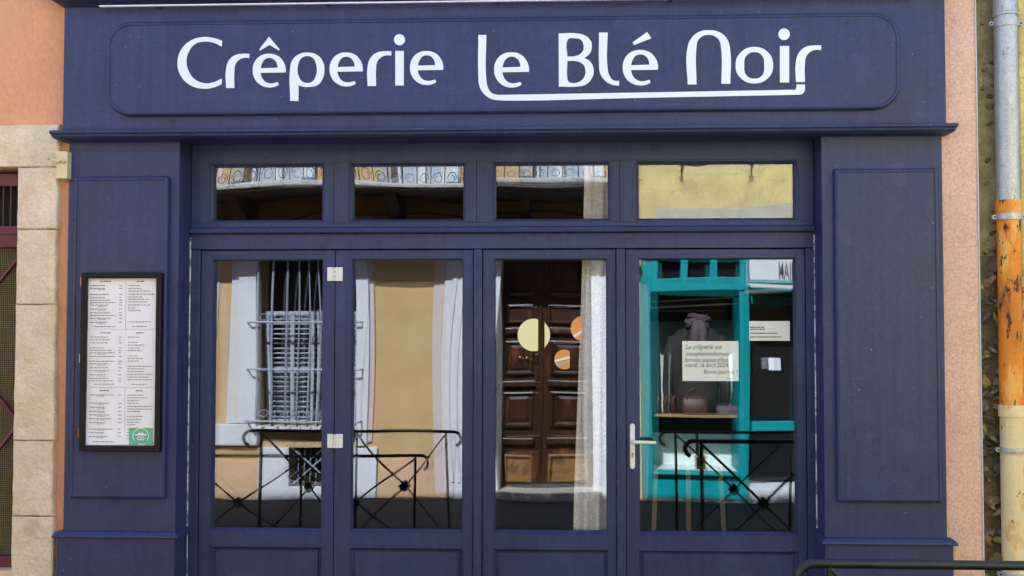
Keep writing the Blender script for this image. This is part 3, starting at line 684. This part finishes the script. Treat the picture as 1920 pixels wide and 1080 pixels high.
for i in range(16):
    px, py = rnd.uniform(1842, 1872), rnd.uniform(-10, 470); p = U(px, py, NYW)
    if p.x > HR+.02: inst(rnd.choice(rv_), 'stone', (p.x, NYW+.004, p.z), (0, rnd.uniform(-1, 1), 0), (.02, .03, .014), sh_)
dp = thing('drainpipe', 'drainpipe of zinc, rusty orange and cream lengths clamped to stone wall', 'drainpipe')
PYY = .02; pxc = UX(1893, 540, PYY); pr_ = 21.0/F*(PYY-CAM.y)
def ZP(p): return UZ(1893, p, PYY)
def lathe(name, prof, m, seg=28):
    loops = [[(pxc+rr*math.cos(2*math.pi*k/seg), PYY+rr*math.sin(2*math.pi*k/seg), z) for k in range(seg)] for rr, z in prof]
    o = MB().rings(loops, cap0=True).build(name, m, dp, smooth=True)
    es = o.modifiers.new('edge', 'EDGE_SPLIT'); es.split_angle = math.radians(35); return o
lathe('zinc_length', [(pr_*.98, ZP(380)), (pr_*.98, ZP(32)), (pr_*1.10, ZP(31)), (pr_*1.10, ZP(27)), (pr_*1.0, ZP(25)), (pr_*1.0, 4.9)], zinc)
lathe('orange_length', [(pr_*.98, ZP(766)), (pr_*.98, ZP(402)), (pr_*1.08, ZP(400)), (pr_*1.09, ZP(380)), (pr_*1.06, ZP(376)), (pr_*.9, ZP(375.5))], rusty)
lathe('cream_length', [(pr_*.98, PZ), (pr_*.98, ZP(782)), (pr_*1.08, ZP(781)), (pr_*1.09, ZP(764)), (pr_*1.06, ZP(759)), (pr_*.9, ZP(758.6))], creampipe)
for pz, h in ((45, 7), (407, 6), (843, 5), (1076, 5)):
    k = 1.13 if pz != 45 else 1.06
    cl = lathe('clamp', [(pr_*.95, ZP(pz+h)), (pr_*k, ZP(pz+h)), (pr_*(k+.03), ZP(pz)), (pr_*k, ZP(pz-h)), (pr_*.95, ZP(pz-h))], zinc)
    for sx in (-1, 1):
        x = pxc+sx*pr_*1.28
        MB().tube([(x, PYY-.012, ZP(pz)), (x, PYY+.012, ZP(pz))], .011, 12).build('clamp_ear', zinc, cl)
        MB().tube([(x, PYY-.016, ZP(pz)), (x, PYY-.0125, ZP(pz))], .006, 6).build('bolt', black, cl)
    MB().tube([(pxc, PYY+pr_*.9, ZP(pz)), (pxc, NYW+.01, ZP(pz))], .008, 8).build('wall_spike', zinc, cl)

# ------------------------------------------------------------------ street barriers
def barrier(xs, y, top, label, ground, rad=.0165):
    t = thing('street_barrier', label, 'barrier', 'black cross braced barriers along the street')
    zt = top; x0, x1 = xs[0], xs[-1]
    def curl(x, sx):
        return [(x+sx*(.06+.055*math.sin(a)), y, zt-.055+.055*math.cos(a)) for a in [math.radians(q) for q in (0, 25, 50, 75, 100, 130, 160)]]
    path = list(reversed(curl(x0, -1)))+[(x0, y, zt), (x1, y, zt)]+curl(x1, 1)
    MB().tube(path, rad, 10).build('top_rail', black, t, smooth=True)
    for x in xs: MB().tube([(x, y, ground), (x, y, zt-.01)], rad*.85, 8).build('post', black, t)
    for a, b in zip(xs[:-1], xs[1:]):
        zb = ground+.12; za = zt-.02
        MB().tube([(a, y-.006, za), (b, y-.006, zb)], rad*.62, 6).build('brace', black, t); MB().tube([(a, y+.012, zb), (b, y+.012, za)], rad*.62, 6).build('brace', black, t)
        m_ = ((a+b)/2, (za+zb)/2)
        o = MB().box(-.034, .034, y-.028, y+.028, -.034, .034).build('boss', black, t, .006); o.location = (m_[0], 0, m_[1]); o.rotation_euler = (0, math.radians(45), 0)
        MB().tube([(a, y, zb-.02), ((a+b)/2, y, zb-.04), (b, y, zb-.02)], rad*.6, 6).build('bottom_rail', black, t)
    return t
BA = -1.64; BB = -2.24
ztA = UZ(1750, 1059, BA); xA = UX(1557, 1070, BA)
barrier([xA, xA+.875, xA+1.75], BA, ztA, 'black cross braced barrier in front of the drainpipe end of the shopfront', PZ)
BC = -1.98
xr = RX(775, BC, 900); barrier([xr-1.75, xr-.875, xr], BC, .665, 'black cross braced barrier standing before the folding doors with hinges', PZ, .0125)
xr = RX(845, BB, 900); barrier([xr-1.5, xr-.75, xr], BB, ztA, 'black cross braced barrier nearer the kerb, before the folding doors', PZ, .0125)
xl = RX(1268, BB, 900); barrier([xl, xl+.875, xl+1.75], BB, ztA, 'black cross braced barrier nearer the kerb, before the teal shop', PZ, .0125)

# ------------------------------------------------------------------ houses across the street (seen in the glass)
WY = -5.5
def rx(p, y=WY): return RX(p, y)
def rz(p, y=WY): return RZ(p, y)
oh = thing('ochre_house', 'ochre rendered house across the street with white window surrounds and balcony', 'house')
wx0, wx1 = rx(490), rx(664); wz0, wz1 = rz(800), 2.85
vx0, vx1, vz0, vz1 = rx(534), rx(628), rz(908), rz(838)
ox0, ox1 = rx(933), rx(1104); oz0, oz1 = rz(910), 2.80
OX1 = rx(1204)
bwx = [(rx(455), rx(560)), (rx(735), rx(840)), (rx(1000), rx(1105))]
wall('wall', ochre, oh, (-22, OX1), (GZ-.1, 5.0), WY-.35, WY, [(wx0, wx1, wz0, wz1), (vx0, vx1, vz0, vz1), (ox0, ox1, GZ-.2, oz1)]+[(a, b, 3.25, 4.6) for a, b in bwx])
MB().sweepx([(WY-6, 5.0), (WY+.3, 5.0), (WY+.3, 5.08), (WY-3, 5.5), (WY-6, 5.3)], -22, OX1).build('roof', roofm, oh)
box('wall', darkroom, oh, -22, OX1, WY-4, WY-.6, GZ, 4.99, 0)
# plinth render, white trims
def trim(nm, m, a, b, t, q, pr=.03, bev=.004): return box(nm, m, oh, rx(a), rx(b), WY+.0005, WY+pr, rz(q), rz(t), bev)
def plinth(a, b): box('plinth', tanr, oh, a, b, WY+.0005, WY+.018, GZ, rz(862), .004)
plinth(-22, rx(489)); plinth(wx1+.30, rx(843))
trim('string_course', whitest, -100, 447, 797, 834, .05, .006); trim('string_course', whitest, 447, 489, 797, 834, .06, .006)
trim('lilac_strip', lilac, 396, 412, 300, 796, .012)
trim('pilaster_strip', whitest, 440, 456, 300, 796, .03)
box('window_jamb', whitest, oh, rx(457), wx0, WY+.0005, WY+.06, rz(796), 2.85, .006)
box('window_jamb', whitest, oh, wx1, rx(692), WY+.0005, WY+.06, rz(835), 2.85, .006)
box('lilac_strip', lilac, oh, rx(693), rx(702), WY+.0005, WY+.025, rz(828), 2.85, .004)
box('window_sill', whitest, oh, wx0-.03, wx1+.02, WY-.3, WY+.10, wz0-.06, wz0-.0005, .008)
box('vent_jamb', whitest, oh, rx(490), vx0, WY+.0005, WY+.04, GZ, rz(838), .006); box('vent_jamb', whitest, oh, vx1, wx1+.29, WY+.0005, WY+.04, GZ, rz(838), .006)
box('vent_sill', whitest, oh, vx0+.001, vx1-.001, WY-.3, WY+.05, GZ, vz0, .006)
box('lilac_strip', lilac, oh, rx(822), rx(843), WY+.0005, WY+.02, rz(925), 2.85, .004)
box('door_jamb', whitest, oh, rx(844), ox0, WY+.0005, WY+.06, GZ, 2.85, .008)
for a in (856, 868, 900): box('fluting', whitest, oh, rx(a), rx(a+6), WY+.061, WY+.075, rz(900), 2.8, .003)
box('door_jamb', whitest, oh, ox1, rx(1160), WY+.0005, WY+.06, GZ, 2.85, .008)
for a in (1118, 1138): box('fluting', whitest, oh, rx(a), rx(a+6), WY+.061, WY+.075, rz(900), 2.8, .003)
box('door_step', balst, oh, ox0-.12, ox1+.12, WY-.3, WY+.14, GZ, rz(915), .012)
# barred window with louvred shutter
win = empty('window'); win.parent = oh
box('window_back', darkroom, win, wx0, wx1, WY-.34, WY-.30, wz0, wz1, 0)
mw = (wx0+wx1)/2
for k in range(2):
    a, b = wx0+.02+k*(mw-wx0), mw-.005+k*(mw-wx0)-.01
    for c0 in (a, (a+b)/2-.02, b-.04): box('shutter_stile', shutter, win, c0, c0+.04, WY-.15, WY-.11, wz0+.01, rz(585), .003)
    for zz in (wz0+.01, rz(700), rz(590)): box('shutter_rail', shutter, win, a, b, WY-.152, WY-.108, zz, zz+.045, .003)
sl_ = MB().box(0, mw-wx0-.06, -.018, .018, -.004, .004).mesh('slat', shutter)
zz = wz0+.08
while zz < rz(595):
    for k in range(2): inst(sl_, 'slat', (wx0+.03+k*(mw-wx0-.01), WY-.13, zz), (math.radians(-12), 0, 0), (1, 1, 1), win)
    zz += .056
gr_ = empty('window_grille'); gr_.parent = oh
nb = 9
for k in range(nb):
    x = wx0+.03+(wx1-wx0-.06)*k/(nb-1)
    MB().tube([(x, WY+.03, 2.75), (x, WY+.09, 2.3), (x, WY+.12, 1.6), (x, WY+.16, 1.0), (x, WY+.20, wz0+.12), (x, WY+.17, wz0+.01)], .011, 6).build('bar', irongrey, gr_, smooth=True)
for zz, y in ((rz(603), WY+.125), (rz(694), WY+.165), (rz(790), WY+.205)):
    MB().tube([(wx0-.10, WY+.02, zz), (wx0-.06, y, zz), (wx1+.06, y, zz), (wx1+.10, WY+.02, zz)], .012, 6).build('crossbar', irongrey, gr_)
for k in range(nb-1):
    x = wx0+.03+(wx1-wx0-.06)*(k+.5)/(nb-1)
    for zz, y in ((rz(603), WY+.125), (rz(785), WY+.205)):
        pts = [(x+.045*math.cos(t)*(1-t/14), y, zz+.05+.045*math.sin(t)*(1-t/14)) for t in [i*.5 for i in range(14)]]
        MB().tube(pts, .006, 5).build('scroll', irongrey, gr_)
vent = empty('vent_grille'); vent.parent = oh
box('vent_back', darkroom, vent, vx0, vx1, WY-.33, WY-.30, vz0, vz1, 0)
for (a, b, c0, d0) in ((vx0, vz0, vx1, vz1), (vx0, vz1, vx1, vz0)): MB().tube([(a, WY-.05, b), (c0, WY-.05, d0)], .012, 6).build('bar', irongrey, vent)
for k in range(1, 7): x = vx0+(vx1-vx0)*k/7; MB().tube([(x, WY-.08, vz0), (x, WY-.08, vz1)], .007, 6).build('bar', irongrey, vent)
# walnut double door
wd = empty('door'); wd.parent = oh
OY = WY-.26; om = rx(1020, OY)
box('leaf', wood, wd, ox0, om-.004, OY-.05, OY, rz(908, OY), oz1, .004); box('leaf', wood, wd, om+.004, ox1, OY-.05, OY, rz(908, OY), oz1, .004)
box('cover_strip', wood, wd, om-.022, om+.022, OY+.0005, OY+.025, rz(905, OY), oz1, .006)
for (a, b) in ((ox0+.07, om-.075), (om+.075, ox1-.07)):
    for (t, q, m_) in ((480, 560, wood), (570, 605, wood), (637, 706, wood), (737, 800, wood), (845, 897, woodsun)):
        raised_prof = [(0, OY+.0005), (.004, OY+.034), (.020, OY+.040), (.034, OY+.006), (.050, OY+.002), (.085, OY+.026)]
        loops = [[(a+i, y, rz(q, OY)+i), (b-i, y, rz(q, OY)+i), (b-i, y, rz(t, OY)-i), (a+i, y, rz(t, OY)-i)] for i, y in (raised_prof if m_ is wood and q-t > 50 else raised_prof[:4])]
        MB().rings(loops).build('door_panel', m_, wd)
    for t in (618, 722, 822): box('moulding', wood, wd, a-.02, b+.02, OY+.0005, OY+.055, rz(t+6, OY), rz(t-6, OY), .012)
for (kx, ky) in ((978, 671), (993, 673)):
    p = R(kx, ky, OY); MB().tube([(p.x, OY+.001, p.z), (p.x, OY+.03, p.z), (p.x, OY+.05, p.z), (p.x, OY+.062, p.z)], [.010, .010, .022, .012], 10).build('knob', brass, wd, smooth=True)
p = R(1012, 674, OY); box('lock_plate', black, wd, p.x-.02, p.x+.02, OY+.001, OY+.03, p.z-.05, p.z+.05, .003)
# balcony
bal = empty('balcony'); bal.parent = oh
BX0, BX1, BF = -9.0, rx(1172), WY+.92
box('slab', slabshade, bal, BX0, BX1, WY+.0005, BF, 3.03, 3.06, .01)
box('slab_edge', balst, bal, BX0-.01, BX1+.01, BF-.12, BF+.03, 3.062, 3.12, .014)
for px in (470, 745, 985): x = rx(px); MB().add([(x-.06, WY, 3.029), (x+.06, WY, 3.029), (x+.06, BF-.15, 3.029), (x-.06, BF-.15, 3.029), (x-.06, WY, 2.72), (x+.06, WY, 2.72), (x+.06, WY+.2, 2.85), (x-.06, WY+.2, 2.85)],
        [(0, 1, 2, 3), (4, 7, 6, 5), (0, 4, 5, 1), (3, 2, 6, 7), (0, 3, 7, 4), (1, 5, 6, 2)]).build('console', slabshade, bal)
for zz in (3.13, 4.1): MB().tube([(BX0, BF-.05, zz), (BX1, BF-.05, zz)], .012, 6).build('rail', irongrey, bal)
sc1 = [(.07*math.cos(t)*(1-t/15), 0, .085+.07*math.sin(t)*(1-t/15)) for t in [i*.45 for i in range(18)]]
scm = MB().tube(sc1, .005, 5).tube([(-p[0]*.8, 0, -p[2]+.36) for p in sc1], .005, 5).mesh('scroll', black, True)
psm = MB().tube([(0, 0, 0), (0, 0, .9)], .006, 6).mesh('baluster', black)
x = BX0+.1; k = 0
while x < BX1-.05:
    inst(scm, 'scroll', (x, BF-.05, 3.13), (0, 0, 0), (.8 if k % 2 else -.8, 1, .8), bal); inst(psm, 'baluster', (x+.075, BF-.05, 3.105), (0, 0, 0), (1, 1, 1), bal); x += .15; k += 1
for a, b in bwx:
    wn = empty('upper_window'); wn.parent = oh
    box('closed_shutter', shutter, wn, a, b, WY-.2, WY-.18, 3.25, 4.6, 0)
    for (c0, d0) in ((a, a+.07), (b-.07, b), ((a+b)/2-.04, (a+b)/2+.04)): box('frame', whitest, wn, c0, d0, WY-.178, WY-.12, 3.25, 4.6, .004)
    box('surround', balst, wn, a-.16, a-.001, WY+.0005, WY+.05, 3.2, 4.7, .006); box('surround', whitest, wn, b+.001, b+.16, WY+.0005, WY+.05, 3.2, 4.7, .006)
# cables slung under the balcony
cb = thing('cable', 'dark cable slung along the ochre wall under the balcony', 'cable')
MB().tube([(BX0+i*(BX1-BX0)/40, WY+.08, 2.90-.05*abs(math.sin(i*.6))) for i in range(41)], .010, 6).build('wire', black, cb, smooth=True)

# teal shop with yellow wall above
ts = thing('teal_shop', 'teal painted clothes shop below a yellow rendered wall across the street', 'shop')
sx0, sx1 = rx(1208), rx(1400); TSX1 = 22.0
tzt = 2.62
wall('wall', yellowr, ts, (OX1+.002, TSX1), (GZ-.1, 4.8), WY-.35, WY+.004, [(sx0, rx(1560), GZ-.2, tzt-.02)])
box('wall', darkroom, ts, OX1+.01, TSX1, WY-4, WY-1.4, GZ, 4.79, 0)
MB().sweepx([(WY-6, 4.8), (WY+.3, 4.8), (WY+.3, 4.88), (WY-3, 5.3), (WY-6, 5.0)], OX1+.01, TSX1).build('roof', roofm, ts)
gp = [(rx(1232), tzt+.02), (rx(1232), rz(385)), (rx(1260), rz(390)), (rx(1340), rz(389)), (rx(1430), rz(383)), (rx(1500), rz(376)), (rx(1560), rz(372)), (rx(1560), tzt+.02)]
MB().prism(gp, WY+.003, WY+.018).build('render_patch', greyr, ts)
gp = [(rx(1215), rz(300)), (rx(1260), rz(312)), (rx(1310), rz(318)), (rx(1400), rz(316)), (rx(1480), rz(306)), (rx(1540), rz(290)), (rx(1540), rz(270)), (rx(1215), rz(270))]
MB().prism(gp, WY+.003, WY+.016).build('render_patch', greyr, ts)
for px in (1279, 1406):
    hk = thing('shutter_hook', 'dark iron hook on yellow wall above the '+('dress form window' if px == 1279 else 'dark door of the teal shop'), 'hook', 'iron hooks on the yellow wall')
    p = R(px, 308, WY); MB().tube([(p.x, WY, p.z), (p.x, WY+.05, p.z)], .020, 10).build('head', black, hk)
    MB().tube([(p.x, WY+.04, p.z), (p.x-.004, WY+.04, p.z-.16)], .007, 6).build('shank', black, hk)
    MB().tube([(p.x-.004+.018*math.cos(t), WY+.04, p.z-.178+.018*math.sin(t)) for t in [i*.7 for i in range(10)]], .006, 5).build('ring', black, hk)
TYF = WY+.06
def tb(nm, m, a, b, t, q, y0=WY-.1, y1=TYF, bev=.006): return box(nm, m, ts, rx(a), rx(b), y0, y1, rz(q), rz(t), bev)
tb('pilaster', teal, 1208, 1227, 470, 930); tb('pilaster', teal, 1381, 1400, 552, 930)
box('fascia', teal, ts, sx0, rx(1403), WY-.1, TYF+.03, rz(488), tzt+.05, .008)
box('transom_rail', teal, ts, rx(1227), rx(1400), WY-.1, TYF+.02, rz(551), rz(527), .006)
for a, b in ((1227, 1238), (1276, 1288), (1326, 1339), (1384, 1400)): box('transom_bar', teal, ts, rx(a), rx(b), WY-.1, TYF, rz(527), rz(488), .004)
for a, b in ((1238, 1276), (1288, 1326), (1339, 1384)): box('transom_pane', blackgl, ts, rx(a), rx(b), WY-.06, WY-.05, rz(527), rz(488), 0)
box('stall_riser', teal, ts, rx(1227), rx(1381), WY-.1, TYF-.01, rz(928), rz(886), .006)
box('sill', teal, ts, rx(1225), rx(1383), WY-.1, TYF+.05, rz(886), rz(882), .004)
box('base_course', balst, ts, sx0, rx(1405), WY-.1, TYF+.05, GZ, rz(929), .01)
# display box
box('display_back', palegreen, ts, rx(1222), rx(1385), WY-.62, WY-.60, rz(890), rz(605), 0)
box('display_back', blackgl, ts, rx(1222), rx(1385), WY-.62, WY-.60, rz(605), rz(545), 0)
for k in range(12): box('board', palegreen, ts, rx(1224+13.4*k), rx(1236.6+13.4*k), WY-.60, WY-.59, rz(889), rz(607), .003)
box('display_floor', palegreen, ts, rx(1222), rx(1385), WY-.62, WY-.1, rz(889), rz(884), 0)
box('display_side', teal, ts, rx(1220), rx(1224), WY-.6, WY-.1, rz(890), rz(545), 0); box('display_side', teal, ts, rx(1384), rx(1388), WY-.6, WY-.1, rz(890), rz(545), 0)
box('display_top', darkroom, ts, rx(1220), rx(1388), WY-.6, WY-.1, rz(548), rz(544), 0)
box('shelf', pine, ts, rx(1226), rx(1383), WY-.50, WY-.12, rz(783), rz(778), .003)
box('shelf_dark_strip', darkroom, ts, rx(1228), rx(1381), WY-.45, WY-.43, rz(820), rz(784), 0)  # dark strip below the shelf
for t in (569, 580): MB().tube([(rx(1230), WY-.14, rz(t)), (rx(1381), WY-.14, rz(t-4))], .010, 8).build('rail', alu, ts)
# doorway right of the display
box('door_panel', blackgl, ts, rx(1402), rx(1500), WY-.32, WY-.28, rz(905), tzt, 0)
box('door_rail', teal, ts, rx(1402), rx(1500), WY-.279, WY-.25, rz(812), rz(793), .004)
box('door_rail', teal, ts, rx(1402), rx(1500), WY-.279, WY-.25, rz(575), rz(560), .004)
box('pilaster', teal, ts, rx(1500), rx(1560), WY-.3, TYF, GZ, tzt, .006)
box('door_step', whitest, ts, rx(1402), rx(1500), WY-.35, WY+.08, GZ, rz(908), .008)
fl = tag(MB().box(rx(1446), rx(1470), WY-.278, WY-.277, rz(693), rz(670)).build('leaflet', paper), 'small white leaflet on the dark glass of the teal shop door', 'leaflet')
# white hanging sign panel with letters
sg = thing('shop_sign', 'white sign board with dark lettering over the dark door of teal shop', 'sign')
gy = WY+.10
box('board', whitest, sg, rx(1405, gy), rx(1545, gy), WY+.062, gy, RZ(530, gy), RZ(470, gy), .004)
box('edge_strip', teal, sg, rx(1403, gy), rx(1547, gy), WY+.062, gy+.01, RZ(535, gy), RZ(530.5, gy), .002)
lz = RZ(526, gy)
for i, chh in enumerate('MAIM'):
    xx = rx([1475, 1485, 1489.5, 1501][i], gy)
    text_mesh('lettering', chh, .27, ink, sg, Matrix.Translation((xx, gy+.003, RZ(527, gy))) @ Matrix.Rotation(math.pi, 4, 'Z') @ FACE @ Matrix.Diagonal((.30, 1, 1, 1)), shear=-.1, bold=.007)
aw = thing('awning', 'narrow lilac awning folded under the white sign board', 'awning')
MB().sweepx([(WY+.062, RZ(537, gy)), (WY+.30, RZ(546, gy)), (WY+.30, RZ(549, gy)), (WY+.062, RZ(541, gy))], rx(1402, gy), rx(1545, gy)).build('cloth', lilac, aw)
MB().tube([(rx(1402, gy), WY+.30, RZ(547, gy)), (rx(1545, gy), WY+.30, RZ(547, gy))], .012, 8).build('front_bar', teal, aw)
# shop window goods
jk = thing('display_jacket', 'grey jacket on a headless dress form in the teal shop window', 'jacket')
jy = WY-.32
def jz(p): return RZ(p, jy)
def jx(p): return RX(p, jy)
xm = jx(1306); sc = abs(jx(1350)-jx(1262))/2
prof = [(.18, 606, .10), (.30, 612, .12), (.75, 622, .13), (1.0, 636, .14), (1.02, 665, .15), (.92, 700, .15), (.86, 735, .15), (.95, 775, .16)]
loops = [[(xm+w_*sc*math.copysign(abs(math.cos(a))**.75, math.cos(a)), jy+d*math.sin(a)*.9, jz(t)) for a in [2*math.pi*k/20 for k in range(20)]] for w_, t, d in prof]
MB().rings(loops, cap0=True).build('body', greycloth, jk, smooth=True)
for s2 in (-1, 1):
    MB().tube([(xm+s2*sc*.82, jy, jz(632)), (xm+s2*sc*1.02, jy+.02, jz(665)), (xm+s2*sc*1.12, jy+.03, jz(720)), (xm+s2*sc*1.10, jy+.05, jz(768))], [.06, .062, .055, .048], 10).build('sleeve', greycloth, jk, smooth=True)
    MB().prism([(xm+s2*.02, jz(625)), (xm+s2*.10, jz(620)), (xm+s2*.13, jz(650)), (xm+s2*.02, jz(700))], jy+.135, jy+.15).build('lapel', darkroom, jk)
MB().tube([(xm, jy, jz(776)), (xm, jy, RZ(888, jy))], .018, 8).build('stand', black, jk)
sf = thing('scarf', 'mauve knotted scarf round the neck of the grey jacket', 'scarf')
for q in range(6):
    rs_ = random.Random(200+q); h0 = jz(612)+.028*q*.7; w0 = .085+.03*rs_.random(); p0 = rs_.uniform(0, 6)
    MB().tube([(xm+w0*math.cos(t+p0)*(1.1-.04*q), jy+.09+.075*math.sin(t+p0), h0+.022*math.sin(2*t+q)) for t in [i*.40 for i in range(17)]], [.024+.008*math.sin(i*1.9+q) for i in range(17)], 8).build('wrap', scarfc, sf, smooth=True)
for s2 in (-1, 1): MB().tube([(xm+s2*.02, jy+.17, jz(606)), (xm+s2*.035, jy+.19, jz(622)), (xm+s2*.045, jy+.18, jz(642)), (xm+s2*.03, jy+.17, jz(655))], [.03, .045, .05, .035], 8).build('tail', scarfc, sf, smooth=True)
def bag(a, b, t, q, m, lab, handles=True):
    t_ = thing('handbag', lab, 'bag'); y = WY-.22
    x0, x1, z0, z1 = RX(a, y), RX(b, y), rz(778)+.0005, RZ(t, y); cxx = (x0+x1)/2; ww = (x1-x0)/2; hh_ = z1-z0
    loops = [[(cxx+ww*w_*math.copysign(abs(math.cos(an))**.5, math.cos(an)), y+.07*d*math.copysign(abs(math.sin(an))**.6, math.sin(an)), z0+hh_*h) for an in [2*math.pi*k/20 for k in range(20)]] for w_, h, d in ((.93, 0, 1), (1, .1, 1.05), (1, .6, .9), (.92, .9, .5), (.85, 1, .2))]
    MB().rings(loops, cap0=True).build('body', m, t_, smooth=True)
    if handles:
        for d in (-.03, .03): MB().tube([(cxx+ww*.55*math.cos(an), y+d, z1-.03+.13*math.sin(an)) for an in [math.pi*k/12 for k in range(13)]], .010, 6).build('handle', m, t_, smooth=True)
bag(1279, 1328, 740, 778, leather, 'brown leather handbag with two handles on the shop window shelf')
bag(1341, 1380, 757, 778, scarfc, 'flat mauve purse on the shop window shelf beside the brown handbag', False)
for i, px in enumerate((1240, 1253, 1266)):
    g = thing('glove_stand', ['dark leather glove beside the left teal jamb on the shop window shelf', 'dark leather glove between two others on the shop window shelf', 'dark leather glove right beside the brown handbag on its shelf'][i], 'glove', 'gloves on the shelf'); y = WY-.24; x = RX(px, y)
    MB().tube([(x, y, rz(778)+.0005), (x-.005, y, RZ(752, y)), (x, y, RZ(744, y)), (x+.02, y, RZ(738, y)), (x+.035, y, RZ(745, y))], [.03, .026, .022, .014, .008], 8).build('hand', leather, g, smooth=True)
cdv = thing('price_card', 'small dark price card with pale frame on shop window floor', 'card')
y = WY-.2; box('frame', pine, cdv, RX(1301, y), RX(1322, y), y-.012, y, rz(884)+.0005, RZ(853, y), .003); box('card', blackfr, cdv, RX(1304, y), RX(1319, y), y+.0005, y+.004, rz(884)+.012, RZ(856, y), .001)
